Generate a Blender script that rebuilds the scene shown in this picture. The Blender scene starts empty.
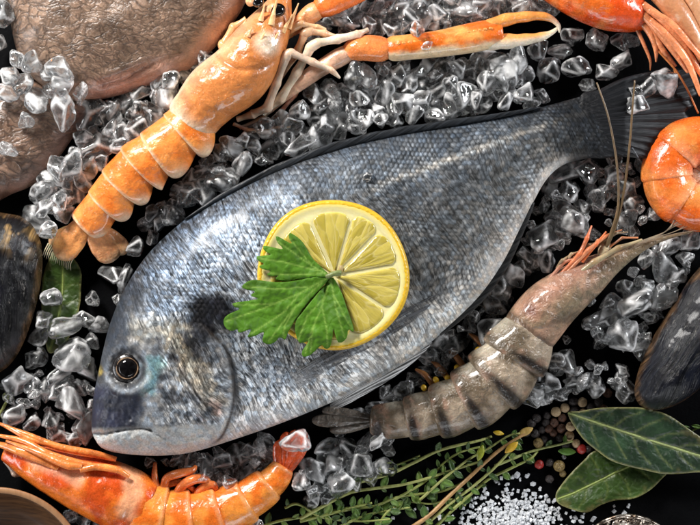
import bpy, bmesh, math, random
import numpy as np
from mathutils import Vector
from mathutils.geometry import delaunay_2d_cdt

random.seed(7); rng = np.random.default_rng(11)
scn = bpy.context.scene
S = 0.0006            # metres of table per photo pixel
H = 1.2               # camera height above the table

# ------------------------------------------------------------------ camera, world, lamps, exposure
cd = bpy.data.cameras.new('camera'); cam = bpy.data.objects.new('camera', cd); scn.collection.objects.link(cam)
cam.location = (0, 0, H); cam.rotation_euler = (0, 0, 0)
cd.sensor_width = 36; cd.lens = 36*H/(700*S); cd.clip_start = 0.05; cd.clip_end = 50
scn.camera = cam
w = bpy.data.worlds.new('World'); scn.world = w; w.use_nodes = True
nt = w.node_tree; bg = nt.nodes['Background']
# dim invented surroundings; low bright panelled band added to light the ice rims
tc = nt.nodes.new('ShaderNodeTexCoord'); sx = nt.nodes.new('ShaderNodeSeparateXYZ'); nt.links.new(tc.outputs['Generated'], sx.inputs[0])
band = nt.nodes.new('ShaderNodeValToRGB'); e = band.color_ramp.elements
for k in range(3): e.new(.5)
for k, (p_, c_) in zip(e, [(0.0, .0), (.04, .55), (.30, .80), (.48, .10), (.9, .03)]): k.position = p_; k.color = (c_, c_*1.01, c_*1.03, 1)
nt.links.new(sx.outputs[2], band.inputs[0])
az = nt.nodes.new('ShaderNodeMath'); az.operation = 'ARCTAN2'; nt.links.new(sx.outputs[1], az.inputs[0]); nt.links.new(sx.outputs[0], az.inputs[1])
sn = nt.nodes.new('ShaderNodeMath'); sn.operation = 'MULTIPLY_ADD'; sn.inputs[1].default_value = 5; sn.inputs[2].default_value = .6; nt.links.new(az.outputs[0], sn.inputs[0])
sn2 = nt.nodes.new('ShaderNodeMath'); sn2.operation = 'SINE'; nt.links.new(sn.outputs[0], sn2.inputs[0])
pan = nt.nodes.new('ShaderNodeMapRange'); pan.inputs[1].default_value = -.25; pan.inputs[2].default_value = .1; pan.inputs[3].default_value = .12; pan.inputs[4].default_value = 1; nt.links.new(sn2.outputs[0], pan.inputs[0])
mx = nt.nodes.new('ShaderNodeMix'); mx.data_type = 'RGBA'; mx.blend_type = 'MULTIPLY'; mx.inputs[0].default_value = 1; nt.links.new(band.outputs[0], mx.inputs[6]); nt.links.new(pan.outputs[0], mx.inputs[7])
nt.links.new(mx.outputs[2], bg.inputs[0]); bg.inputs[1].default_value = 1.0
def lamp(name, loc, target, sx, sy, power, col):
    l = bpy.data.lights.new(name, 'AREA'); l.shape = 'RECTANGLE'; l.size = sx; l.size_y = sy; l.energy = power; l.color = col
    o = bpy.data.objects.new(name, l); scn.collection.objects.link(o); o.location = loc
    o.rotation_euler = (Vector(target)-Vector(loc)).to_track_quat('-Z', 'Y').to_euler()
    return o
lamp('key_softbox', (-0.50, 0.62, 0.50), (0, 0, 0.02), 0.24, 0.18, 12, (1.0, 0.97, 0.93))
lamp('rim_softbox', (0.80, 0.30, 0.34), (0, 0, 0.02), 0.26, 0.16, 5.5, (0.93, 0.96, 1.0))
lamp('side_strip', (-0.85, -0.25, 0.26), (0, 0, 0.02), 0.5, 0.18, 2.5, (0.95, 0.97, 1.0))
lamp('fill_softbox', (0.15, -0.85, 0.36), (0, 0, 0.02), 0.6, 0.2, 2.0, (0.95, 0.97, 1.0))
scn.view_settings.view_transform = 'Standard'; scn.view_settings.look = 'None'
scn.view_settings.exposure = 0.18; scn.view_settings.gamma = 1.0
scn.render.engine = 'CYCLES'
scn.cycles.max_bounces = 10; scn.cycles.transmission_bounces = 10; scn.cycles.glossy_bounces = 5; scn.cycles.diffuse_bounces = 3
scn.cycles.use_denoising = True; scn.cycles.use_adaptive_sampling = True; scn.cycles.adaptive_threshold = .02
scn.cycles.sample_clamp_indirect = 6.0

# ------------------------------------------------------------------ curve helpers (photo pixels, y down, z up)
def A(x): return np.asarray(x, float)
def cr(P, n, closed=False):
    """Catmull-Rom through rows of P, n samples spread by chord length of the first 3 columns"""
    P = A(P); m = len(P)
    if closed: Q = np.vstack([P[-1:], P, P[:2]]); segs = m
    else: Q = np.vstack([2*P[:1]-P[1:2], P, 2*P[-1:]-P[-2:-1]]); segs = m-1
    d = np.linalg.norm((Q[2:2+segs]-Q[1:1+segs])[:, :2], axis=1)+1e-6
    cum = np.concatenate([[0], np.cumsum(d)]); tt = np.linspace(0, cum[-1], n, endpoint=not closed)
    i = np.clip(np.searchsorted(cum, tt, side='right')-1, 0, segs-1); f = ((tt-cum[i])/d[i])[:, None]
    p0, p1, p2, p3 = Q[i], Q[i+1], Q[i+2], Q[i+3]
    return 0.5*((2*p1)+(-p0+p2)*f+(2*p0-5*p1+4*p2-p3)*f**2+(-p0+3*p1-3*p2+p3)*f**3)
def blendc(a, b, m): return A(a)*(1-m[:, None])+A(b)*m[:, None]
def sstep(a, b, x): t = np.clip((x-a)/(b-a), 0, 1); return t*t*(3-2*t)
def dist_poly(P, L, closed=False):
    P = A(P)[:, :2]; L = A(L)[:, :2]
    a = L; b = np.roll(L, -1, 0)
    if not closed: a, b = L[:-1], L[1:]
    best = np.full(len(P), 1e9)
    for p, q in zip(a, b):
        e = q-p; t = np.clip(((P-p)@e)/(e@e+1e-9), 0, 1)
        best = np.minimum(best, np.linalg.norm(P-p-t[:, None]*e, axis=1))
    return best
def g(d, w): return np.exp(-(d/w)**2)
def inside(P, L):
    P = A(P); L = A(L)[:, :2]; c = np.zeros(len(P), bool); x, y = P[:, 0], P[:, 1]
    for (x1, y1), (x2, y2) in zip(L, np.roll(L, -1, 0)):
        if y1 == y2: continue
        k = ((y1 > y) != (y2 > y)) & (x < (x2-x1)*(y-y1)/(y2-y1)+x1); c ^= k
    return c
_P = rng.permutation(256); _P = np.concatenate([_P, _P, _P]); _G = rng.uniform(-1, 1, 1024)
def vnoise(x, y, z=None):
    """value noise -1..1"""
    z = np.zeros_like(x) if z is None else z
    xi, yi, zi = np.floor(x).astype(int), np.floor(y).astype(int), np.floor(z).astype(int)
    fx, fy, fz = x-xi, y-yi, z-zi; s = lambda t: t*t*(3-2*t); fx, fy, fz = s(fx), s(fy), s(fz)
    def h(a, b, c): return _G[_P[_P[_P[a & 255]+(b & 255)]+(c & 255)]]
    r = 0
    for i in (0, 1):
        for j in (0, 1):
            for k in (0, 1):
                r = r+h(xi+i, yi+j, zi+k)*(fx if i else 1-fx)*(fy if j else 1-fy)*(fz if k else 1-fz)
    return r
def fbm(x, y, o=3):
    r = 0; a = 1
    for i in range(o): r = r+a*vnoise(x*2**i+17*i, y*2**i-9*i); a *= .5
    return r

# ------------------------------------------------------------------ object helpers
def tag(o, label=None, cat=None, group=None, kind=None):
    if label: o['label'] = label
    if cat: o['category'] = cat
    if group: o['group'] = group
    if kind: o['kind'] = kind
    return o
class Frame:
    """Local frame of one thing: anchor pixel and reference height"""
    def __init__(s, ax, ay, zref):
        s.k = 1-zref*S/H; s.loc = Vector(((ax-350)*S*s.k, (262.5-ay)*S*s.k, 0)); s.a = A([ax, ay, 0])
    def local(s, V):
        V = A(V)-s.a; return np.stack([V[:, 0]*S*s.k, -V[:, 1]*S*s.k, V[:, 2]*S], 1)
def mesh_obj(name, fr, V, F, m, parent=None, cols=None, uv=None, extra=None, smooth=True, recalc=True):
    me = bpy.data.meshes.new(name)
    me.from_pydata(fr.local(V).tolist(), [], [tuple(int(i) for i in f) for f in F])
    if cols is not None:
        at = me.color_attributes.new('Col', 'FLOAT_COLOR', 'POINT')
        c4 = np.ones((len(V), 4)); c4[:, :3] = np.clip(cols, 0, 4); at.data.foreach_set('color', c4.ravel())
    if uv is not None:
        at = me.attributes.new('puv', 'FLOAT_VECTOR', 'POINT'); u3 = np.zeros((len(V), 3)); u3[:, :uv.shape[1]] = uv
        at.data.foreach_set('vector', u3.ravel())
    if extra is not None:
        at = me.attributes.new('sc', 'FLOAT', 'POINT'); at.data.foreach_set('value', A(extra).ravel())
    if recalc:
        bm = bmesh.new(); bm.from_mesh(me); bmesh.ops.recalc_face_normals(bm, faces=bm.faces); bm.to_mesh(me); bm.free()
    if smooth: me.polygons.foreach_set('use_smooth', [True]*len(me.polygons))
    me.materials.append(m); me.update()
    o = bpy.data.objects.new(name, me); scn.collection.objects.link(o)
    if parent is not None: o.parent = parent
    else: o.location = fr.loc
    return o
class Thing:
    def __init__(s, name, label, cat, ax, ay, zref, group=None):
        s.fr = Frame(ax, ay, zref); o = bpy.data.objects.new(name, None); scn.collection.objects.link(o)
        o.empty_display_size = .01; o.location = s.fr.loc; s.o = tag(o, label, cat, group)
    def part(s, name, G, m, parent=None, cols=None, **k):
        V, F = G[0], G[1]
        if callable(cols): cols = cols(*G[:1], **(G[2] if len(G) > 2 else {}))
        elif cols is not None and np.ndim(cols) == 1: cols = np.tile(A(cols), (len(V), 1))
        if callable(k.get('extra')): k['extra'] = k['extra'](V, G[2]['d'])
        return mesh_obj(name, s.fr, V, F, m, parent or s.o, cols, **k)

# ------------------------------------------------------------------ geometry builders: each returns (V, F, info)
def loft(ctrl, n, m=20, roll=0.0, mod=None, power=1.0):
    """ctrl rows (x,y,z,a,b): in-plane half width a, height half b; mod(t,th,P)->scale (N,M) or None"""
    C = cr(ctrl, n); c = C[:, :3]; T = np.gradient(c, axis=0); T /= np.linalg.norm(T, axis=1)[:, None]+1e-9
    up = A([0, 0, 1.]); sd = np.cross(T, up); sd /= np.linalg.norm(sd, axis=1)[:, None]+1e-9; uv = np.cross(sd, T)
    if np.ndim(roll) or roll:
        r = np.broadcast_to(roll, (n,))[:, None]; sd, uv = sd*np.cos(r)+uv*np.sin(r), uv*np.cos(r)-sd*np.sin(r)
    th = np.linspace(0, 2*np.pi, m, endpoint=False); t = np.linspace(0, 1, n)
    ct, st = np.cos(th), np.sin(th)
    if power != 1: ct, st = np.sign(ct)*abs(ct)**power, np.sign(st)*abs(st)**power
    TT, TH = np.meshgrid(t, th, indexing='ij')
    k = mod(TT, TH) if mod else np.ones_like(TT)
    if isinstance(k, tuple): ka, kb = k
    else: ka = kb = k
    a = np.maximum(C[:, 3], .05)[:, None]*ct*ka; b = np.maximum(C[:, 4], .05)[:, None]*st*kb
    V = c[:, None]+sd[:, None]*a[..., None]+uv[:, None]*b[..., None]
    V = V.reshape(-1, 3); F = []
    for i in range(n-1):
        for j in range(m):
            j2 = (j+1) % m; F.append((i*m+j, i*m+j2, (i+1)*m+j2, (i+1)*m+j))
    V = np.vstack([V, c[:1], c[-1:]]); e0, e1 = n*m, n*m+1
    for j in range(m):
        F.append((e0, (j+1) % m, j)); F.append((e1, (n-1)*m+j, (n-1)*m+(j+1) % m))
    tt = np.append(TT.ravel(), [0, 1]); hh = np.append(TH.ravel(), [np.pi/2]*2)
    return V, F, dict(t=tt, th=hh)
def tube(pts, n=24, m=8, bumps=None):
    """pts rows (x,y,z,r)"""
    P = A(pts); C = np.hstack([P, P[:, 3:4]])
    return loft(C, n, m, mod=(lambda t, th: 1+bumps*np.sin(t*np.pi*9)) if bumps else None)
def merge(*Gs):
    V = []; F = []; o = 0; T = []; TH = []
    for g in Gs:
        V.append(g[0]); F += [tuple(i+o for i in f) for f in g[1]]; o += len(g[0])
        T.append(g[2]['t'] if len(g) > 2 and 't' in g[2] else np.zeros(len(g[0])))
        TH.append(g[2]['th'] if len(g) > 2 and 'th' in g[2] else np.zeros(len(g[0])))
    return np.vstack(V), F, dict(t=np.concatenate(T), th=np.concatenate(TH))
def sheet(outline, sp, top, bot=None, thick=1.0, smooth_n=0):
    """Plan outline filled with a triangle grid; top(P,d)->z, bot(P,d)->z (default top-thick); closed by a rim"""
    L = cr(outline, smooth_n, True) if smooth_n else A(outline)
    x0, y0 = L.min(0)[:2]; x1, y1 = L.max(0)[:2]
    gx, gy = np.meshgrid(np.arange(x0, x1, sp), np.arange(y0, y1, sp*.87)); gx = gx+(np.arange(gx.shape[0]) % 2)[:, None]*sp*.5
    G = np.stack([gx.ravel(), gy.ravel()], 1); G = G+rng.uniform(-.12, .12, G.shape)*sp
    G = G[inside(G, L)]; G = G[dist_poly(G, L, True) > sp*.45]
    n = len(L); pts = [Vector(p) for p in np.vstack([L[:, :2], G])]
    vo, eo, fo, ov, oe, of = delaunay_2d_cdt(pts, [(i, (i+1) % n) for i in range(n)], [], 1, 1e-5)
    P = A([tuple(v) for v in vo]); d = dist_poly(P, L, True)
    rim = {i for i, s in enumerate(ov) if any(q < n for q in s)}
    N = len(P); zt = top(P, d)*np.ones(N); zb = (bot(P, d)*np.ones(N) if bot else zt-thick)
    V = np.vstack([np.column_stack([P, zt]), np.column_stack([P, zb])])
    F = [tuple(f) for f in fo]+[tuple(i+N for i in reversed(f)) for f in fo]
    cnt = {}
    for f in fo:
        for a, b in zip(f, f[1:]+f[:1]): cnt[(a, b)] = 1
    for (a, b) in cnt:
        if (b, a) not in cnt: F.append((b, a, a+N, b+N))
    return V, F, dict(d=np.concatenate([d, d]), top=np.arange(2*N) < N)
def dome(d, R, p=.5): q = np.clip(d/R, 0, 1); return (1-(1-q)**2)**p
def lathe(prof, cx, cy, n=96, ring=False):
    prof = A(prof); a = np.linspace(0, 2*np.pi, n, endpoint=False); m = len(prof); V = []
    for r, z in prof: V.append(np.column_stack([cx+r*np.cos(a), cy+r*np.sin(a), np.full(n, z)]))
    F = [(i*n+j, i*n+(j+1) % n, (i+1)*n+(j+1) % n, (i+1)*n+j) for i in range(m-1) for j in range(n)]
    if ring: F += [((m-1)*n+j, (m-1)*n+(j+1) % n, (j+1) % n, j) for j in range(n)]
    else: F.append(tuple(range(n))); F.append(tuple(range((m-1)*n, m*n)))
    return np.vstack(V), F, {}
def ellipsoid(cx, cy, cz, a, b, c, n=14, m=24, ang=0):
    V = []; F = []; ca, sa = math.cos(ang), math.sin(ang)
    for i in range(1, n):
        p = math.pi*i/n
        for j in range(m):
            q = 2*math.pi*j/m; x, y = a*math.sin(p)*math.cos(q), b*math.sin(p)*math.sin(q)
            V.append((cx+x*ca-y*sa, cy+x*sa+y*ca, cz+c*math.cos(p)))
    N = len(V); V += [(cx, cy, cz+c), (cx, cy, cz-c)]
    for i in range(n-2):
        for j in range(m): F.append((i*m+j, i*m+(j+1) % m, (i+1)*m+(j+1) % m, (i+1)*m+j))
    for j in range(m): F.append((N, (j+1) % m, j)); F.append((N+1, (n-2)*m+j, (n-2)*m+(j+1) % m))
    return A(V), F, {}

# ------------------------------------------------------------------ material helpers
class M:
    def __init__(s, name):
        s.m = bpy.data.materials.new(name); s.m.use_nodes = True; s.nt = s.m.node_tree; s.b = s.nt.nodes['Principled BSDF']; s.h = None
    def n(s, t, **k):
        x = s.nt.nodes.new(t)
        for a, v in k.items(): setattr(x, a, v)
        return x
    def link(s, a, b): s.nt.links.new(a, b)
    def set(s, **k):
        names = dict(color='Base Color', metal='Metallic', rough='Roughness', ior='IOR', sss='Subsurface Weight', sssr='Subsurface Radius', ssss='Subsurface Scale', trans='Transmission Weight', coat='Coat Weight', coatr='Coat Roughness', spec='Specular IOR Level', alpha='Alpha', sheen='Sheen Weight')
        for a, v in k.items():
            i = s.b.inputs[names[a]]
            if isinstance(v, bpy.types.NodeSocket): s.link(v, i)
            elif a == 'color': i.default_value = (*v, 1)
            else: i.default_value = v
        return s
    def coord(s, scale=(1, 1, 1), src='obj', rot=(0, 0, 0)):
        """pixel-unit coordinates"""
        mp = s.n('ShaderNodeMapping'); mp.inputs['Rotation'].default_value = rot
        if src == 'obj':
            s.link(s.n('ShaderNodeTexCoord').outputs['Object'], mp.inputs[0]); mp.inputs['Scale'].default_value = [q/S for q in scale]
        else:
            s.link(s.attr(src, 'Vector'), mp.inputs[0]); mp.inputs['Scale'].default_value = scale
        return mp.outputs[0]
    def attr(s, name, out='Color'): a = s.n('ShaderNodeAttribute', attribute_name=name); return a.outputs[out]
    def noise(s, co, scale, detail=3, rough=.55, dist=0, out=0):
        x = s.n('ShaderNodeTexNoise'); s.link(co, x.inputs['Vector']); x.inputs['Scale'].default_value = scale; x.inputs['Detail'].default_value = detail
        x.inputs['Roughness'].default_value = rough; x.inputs['Distortion'].default_value = dist; return x.outputs[out]
    def vor(s, co, scale, feature='F1', rnd=1.0, out='Distance'):
        x = s.n('ShaderNodeTexVoronoi', feature=feature); s.link(co, x.inputs['Vector']); x.inputs['Scale'].default_value = scale; x.inputs['Randomness'].default_value = rnd; return x.outputs[out]
    def ramp(s, v, stops):
        x = s.n('ShaderNodeValToRGB'); e = x.color_ramp.elements
        while len(e) < len(stops): e.new(.5)
        for k, (p, c) in zip(e, stops): k.position = p; k.color = (c, c, c, 1) if np.ndim(c) == 0 else (*c, 1)
        s.link(v, x.inputs[0]); return x.outputs[0]
    def math(s, op, a, b=0.0, c=0.0, clamp=False):
        x = s.n('ShaderNodeMath', operation=op, use_clamp=clamp)
        for i, v in enumerate((a, b, c)):
            if isinstance(v, bpy.types.NodeSocket): s.link(v, x.inputs[i])
            else: x.inputs[i].default_value = v
        return x.outputs[0]
    def mix(s, f, a, b, mode='MIX'):
        x = s.n('ShaderNodeMix', data_type='RGBA', blend_type=mode)
        for i, v in ((0, f), (6, a), (7, b)):
            if isinstance(v, bpy.types.NodeSocket): s.link(v, x.inputs[i])
            else: x.inputs[i].default_value = v if i == 0 else ((v, v, v, 1) if np.ndim(v) == 0 else (*v, 1))
        return x.outputs[2]
    def bump(s, h, strength=.5, dist=1.0):
        x = s.n('ShaderNodeBump'); x.inputs['Strength'].default_value = strength; x.inputs['Distance'].default_value = dist*S
        s.link(h, x.inputs['Height'])
        if s.h is not None: s.link(s.h, x.inputs['Normal'])
        s.h = x.outputs[0]; s.link(s.h, s.b.inputs['Normal']); return s
# ------------------------------------------------------------------ materials
def shellmat(name, rough=.3, sss=.25, var=.35, scale=.09, spk=None, bump=.5, coat=.5, spkscale=.35, alpha=1.0, trans=0.0):
    """crustacean shell: pigment from Col, mottled, wet coat"""
    m = M(name); co = m.coord()
    n1 = m.noise(co, scale, 5, .6); n2 = m.noise(co, scale*6, 4, .65)
    f = m.math('MULTIPLY_ADD', n1, var*2, 1-var); f2 = m.math('MULTIPLY_ADD', n2, var*1.4, 1-var*.7)
    c = m.mix(1, m.attr('Col'), m.math('MULTIPLY', f, f2), 'MULTIPLY')
    if spk:
        v = m.vor(co, spkscale); k = m.ramp(v, [(.10, 1), (.22, 0)])
        k = m.math('MULTIPLY', k, m.ramp(m.noise(co, .07, 2), [(.45, 0), (.62, .75)])); c = m.mix(k, c, spk)
    m.set(color=c, sss=sss, ssss=4*S, sssr=(1, .45, .25), coat=coat*.8, coatr=.08, spec=.45)
    m.set(rough=m.math('MULTIPLY_ADD', n2, .30, rough-.16))
    if alpha < 1: m.set(alpha=alpha)
    if trans: m.set(trans=trans)
    m.bump(m.noise(co, .11, 3, .5, .3), bump*.8, 5.0); m.bump(m.noise(co, .7, 3, .6), bump*.25, .8)
    return m.m
MAT = {}
MAT['langoustine'] = shellmat('langoustine_shell', spk=(.95, .62, .38), var=.5, rough=.33, bump=.6, sss=.32, coat=.75)
MAT['red'] = shellmat('red_shell', spk=(1.0, .55, .35), var=.55, rough=.28, coat=.7, bump=.5, sss=.28)
MAT['cooked'] = shellmat('cooked_shell', spk=(1, .6, .4), var=.5, rough=.27, bump=.7, coat=.6)
MAT['grey'] = shellmat('raw_shell', spk=(.14, .07, .04), var=.65, rough=.34, scale=.14, coat=.35, bump=1.1, sss=.16)
MAT['limb'] = shellmat('limb_shell', var=.3, rough=.35, sss=.3, bump=.4)
def plain(name, color, rough=.4, metal=0, coat=0, bump=0, bs=.5, var=0, trans=0, ior=1.45, sss=0):
    m = M(name); co = m.coord(); c = color
    if var: c = m.mix(1, (*color,), m.math('MULTIPLY_ADD', m.noise(co, bs, 4), var*2, 1-var), 'MULTIPLY')
    m.set(color=c, rough=rough, metal=metal, coat=coat, trans=trans, ior=ior, sss=sss, ssss=3*S)
    if bump: m.bump(m.noise(co, bs, 5, .65), bump, 1.5)
    return m.m
MAT['eye'] = plain('wet_black_eye', (.004, .0035, .004), .07, coat=.5)
# fish skin
def fishskin():
    m = M('bream_skin'); uv = m.coord((1, 1, 1), 'puv'); sc = m.attr('sc', 'Fac'); base = m.attr('Col')
    wob = m.noise(uv, .012, 1, out=1)
    x = m.n('ShaderNodeVectorMath', operation='MULTIPLY_ADD'); m.link(wob, x.inputs[0]); x.inputs[1].default_value = (30, 22, 0); m.link(uv, x.inputs[2])
    def vm(op, a_, b_=None):
        q = m.n('ShaderNodeVectorMath', operation=op)
        for i, v in enumerate((a_, b_)):
            if v is None: continue
            if isinstance(v, bpy.types.NodeSocket): m.link(v, q.inputs[i])
            else: q.inputs[i].default_value = v
        return q
    P0 = vm('MULTIPLY', x.outputs[0], (1/8.8, 1/5.4, 0)).outputs[0]       # staggered rows of scales
    P1 = vm('ADD', P0, (.5, .5, 0)).outputs[0]; asp = (1.0, .64, 0)
    def latt(P):
        fl = vm('FLOOR', P).outputs[0]; fc = vm('SUBTRACT', vm('SUBTRACT', P, fl).outputs[0], (.5, .5, 0)).outputs[0]
        return fl, fc, vm('LENGTH', vm('MULTIPLY', fc, asp).outputs[0]).outputs['Value']
    fa, ca, da = latt(P0); fb, cb, db = latt(P1)
    ab = m.math('LESS_THAN', db, da)
    dd = m.math('MULTIPLY', m.math('MINIMUM', da, db), 1.75)
    wn = m.n('ShaderNodeTexWhiteNoise'); m.link(m.mix(ab, fa, vm('ADD', fb, (37.3, 11.7, 5)).outputs[0]), wn.inputs[0]); cell = wn.outputs['Color']
    lc = m.n('ShaderNodeSeparateXYZ'); m.link(m.mix(ab, ca, cb), lc.inputs[0]); du = lc.outputs[0]
    sep = m.n('ShaderNodeSeparateColor'); m.link(cell, sep.inputs[0])
    mp2 = m.n('ShaderNodeMapping'); m.link(x.outputs[0], mp2.inputs[0]); mp2.inputs['Scale'].default_value = (.42, .085, 1)
    mp2.inputs['Rotation'].default_value = (0, 0, .18)
    streak = m.noise(mp2.outputs[0], 1, 4, .7, .8)
    fine = m.noise(uv, .55, 3, .7); blot = m.noise(uv, .03, 4, .6)
    vis = m.ramp(m.noise(uv, .022, 4, .65), [(.36, .15), (.60, 1)]); dd = m.mix(vis, .36, dd)
    sx = m.n('ShaderNodeSeparateXYZ'); m.link(uv, sx.inputs[0]); tail = m.ramp(m.math('DIVIDE', sx.outputs[0], 600), [(.40, 0), (.68, 1)])
    st = m.ramp(streak, [(.37, .07), (.5, .60), (.63, 1.5)]); st2 = m.ramp(streak, [(.36, .30), (.64, 1.35)]); st = m.mix(tail, st, st2)
    cl = m.mix(tail, m.math('MULTIPLY_ADD', sep.outputs[0], .8, .55), m.math('MULTIPLY_ADD', sep.outputs[0], .5, .6))
    edge = m.mix(tail, m.ramp(dd, [(.25, 1.1), (.62, .65)]), m.ramp(dd, [(.18, 1.2), (.62, .36)]))
    f = m.math('MULTIPLY', m.math('MULTIPLY', st, cl), edge)
    f = m.math('MULTIPLY', f, m.math('MULTIPLY_ADD', fine, .8, .55))
    f = m.math('MULTIPLY', f, m.math('MULTIPLY_ADD', blot, 2.6, .0))
    fm = m.mix(sc, m.math('MULTIPLY', m.ramp(fine, [(.32, .65), (.68, 1.25)]), m.math('MULTIPLY_ADD', blot, 1.6, .2)), m.math('MULTIPLY', f, 1.35))
    c = m.mix(1, base, fm, 'MULTIPLY')
    tint = m.mix(sep.outputs[1], (1.0, .95, .90), (.84, .94, 1.06)); c = m.mix(1, c, tint, 'MULTIPLY')
    m.set(color=c, metal=m.math('MULTIPLY_ADD', sc, .42, .15), coat=.12, coatr=.15, spec=.4)
    m.set(rough=m.math('MULTIPLY_ADD', streak, .30, .34))
    h = m.math('ADD', m.math('MULTIPLY', m.math('SUBTRACT', 1, dd), .9), m.math('MULTIPLY_ADD', sep.outputs[2], .35, m.math('MULTIPLY', du, .9)))
    h = m.math('MULTIPLY', h, sc)
    m.bump(h, .55, 1.3); m.bump(streak, .28, 1.2); m.bump(m.noise(uv, .4, 5, .75), .25, .9)
    return m.m
MAT['fish'] = fishskin()
def finmat():
    m = M('bream_fin'); uv = m.coord((1, 1, 1), 'puv')
    mp = m.n('ShaderNodeMapping'); m.link(uv, mp.inputs[0]); mp.inputs['Scale'].default_value = (.015, .42, 1)
    r = m.noise(mp.outputs[0], 1, 3, .6)
    c = m.mix(1, m.attr('Col'), m.ramp(r, [(.35, .2), (.65, 2.4)]), 'MULTIPLY')
    m.set(color=c, rough=.4, spec=.3, metal=.1); m.bump(r, .5, 1.4); return m.m
MAT['fin'] = finmat()
def membrane(name, lo, hi, k):
    m = M(name); uv = m.coord((1, 1, 1), 'puv')
    mp = m.n('ShaderNodeMapping'); m.link(uv, mp.inputs[0]); mp.inputs['Scale'].default_value = (.02, k, 1)
    r = m.noise(mp.outputs[0], 1, 2, .5)
    c = m.mix(1, m.attr('Col'), m.ramp(r, [(.4, .5), (.6, 1.6)]), 'MULTIPLY')
    m.set(color=c, rough=.35, spec=.4, alpha=m.math('MULTIPLY', m.ramp(r, [(.42, lo), (.6, hi)]), m.attr('sc', 'Fac'))); m.bump(r, .5, 1.2); return m.m
MAT['membrane'] = membrane('thin_fin', .18, .85, .55)
# ice
def icemat():
    m = M('ice'); co = m.coord(); oi = m.n('ShaderNodeObjectInfo').outputs['Random']
    n = m.noise(co, .14, 5, .65, .8); k = m.noise(co, .35, 4, .7, .5)
    fr = m.ramp(n, [(.50, 0), (.72, 1)])
    frost_rimlight = m.math('MULTIPLY', fr, m.math('MULTIPLY_ADD', m.math('POWER', oi, 2), .42, .10)); ed = m.math('MULTIPLY', m.attr('sc', 'Fac'), m.ramp(k, [(.38, .10), (.58, .95)])); frost_rimlight = m.math('ADD', m.math('ADD', frost_rimlight, .018), ed, clamp=True)  # frost patches plus whitened edges standing in for light caught at the rims
    m.set(color=(.975, .99, 1.0), ior=1.33, spec=.6, trans=m.math('SUBTRACT', 1, frost_rimlight), sss=1.0, ssss=5*S, sssr=(1, 1, 1), coat=.7, coatr=.02)
    m.set(rough=m.math('MULTIPLY_ADD', fr, .12, .01))
    m.bump(m.noise(co, .20, 3, .55), .8, 3.6); m.bump(m.vor(co, .17), .5, 4); m.bump(k, .4, 1.4)
    return m.m
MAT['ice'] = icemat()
# flatfish skin
def raymat():
    m = M('flatfish_skin'); co = m.coord()
    wv = m.noise(co, .03, 4, out=1); x = m.n('ShaderNodeVectorMath', operation='MULTIPLY_ADD'); m.link(wv, x.inputs[0]); x.inputs[1].default_value = (34, 34, 0); m.link(co, x.inputs[2])
    mp = m.n('ShaderNodeMapping'); m.link(x.outputs[0], mp.inputs[0]); mp.inputs['Rotation'].default_value = (0, 0, .55); mp.inputs['Scale'].default_value = (.085, .17, 0.05)
    d1 = m.vor(mp.outputs[0], 1, 'DISTANCE_TO_EDGE'); d2 = m.vor(mp.outputs[0], 2.1, 'DISTANCE_TO_EDGE')
    w1 = m.ramp(d1, [(.0, 0), (.22, 1)]); w2 = m.ramp(d2, [(0, 0), (.25, 1)])
    n = m.noise(co, .035, 5, .65); n2 = m.noise(co, .5, 4, .7); gp = m.noise(co, .028, 3)
    gap = m.ramp(gp, [(.36, .35), (.56, 1)]); gap2 = m.ramp(gp, [(.36, 1), (.62, .25)])
    k = m.math('MULTIPLY', m.mix(m.math('MULTIPLY', gap, .75), 1.0, w1), m.mix(m.math('MULTIPLY', gap2, .6), 1.0, w2))
    c = m.mix(1, m.attr('Col'), m.math('MULTIPLY_ADD', n, 2.4, -.15), 'MULTIPLY')
    c = m.mix(m.math('MULTIPLY', m.math('SUBTRACT', 1, k), m.attr('sc', 'Fac')), c, (.022, .013, .010)); c = m.mix(1, c, m.math('MULTIPLY_ADD', n2, .8, .6), 'MULTIPLY')
    m.set(color=c, rough=m.math('MULTIPLY_ADD', n2, .3, .18), coat=.3, coatr=.15, sss=.08, ssss=3*S)
    m.bump(n, .22, 8); m.bump(w1, .28, 2.0); m.bump(w2, .2, 1.0); m.bump(n2, .3, 1.0); return m.m
MAT['ray'] = raymat()
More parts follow.
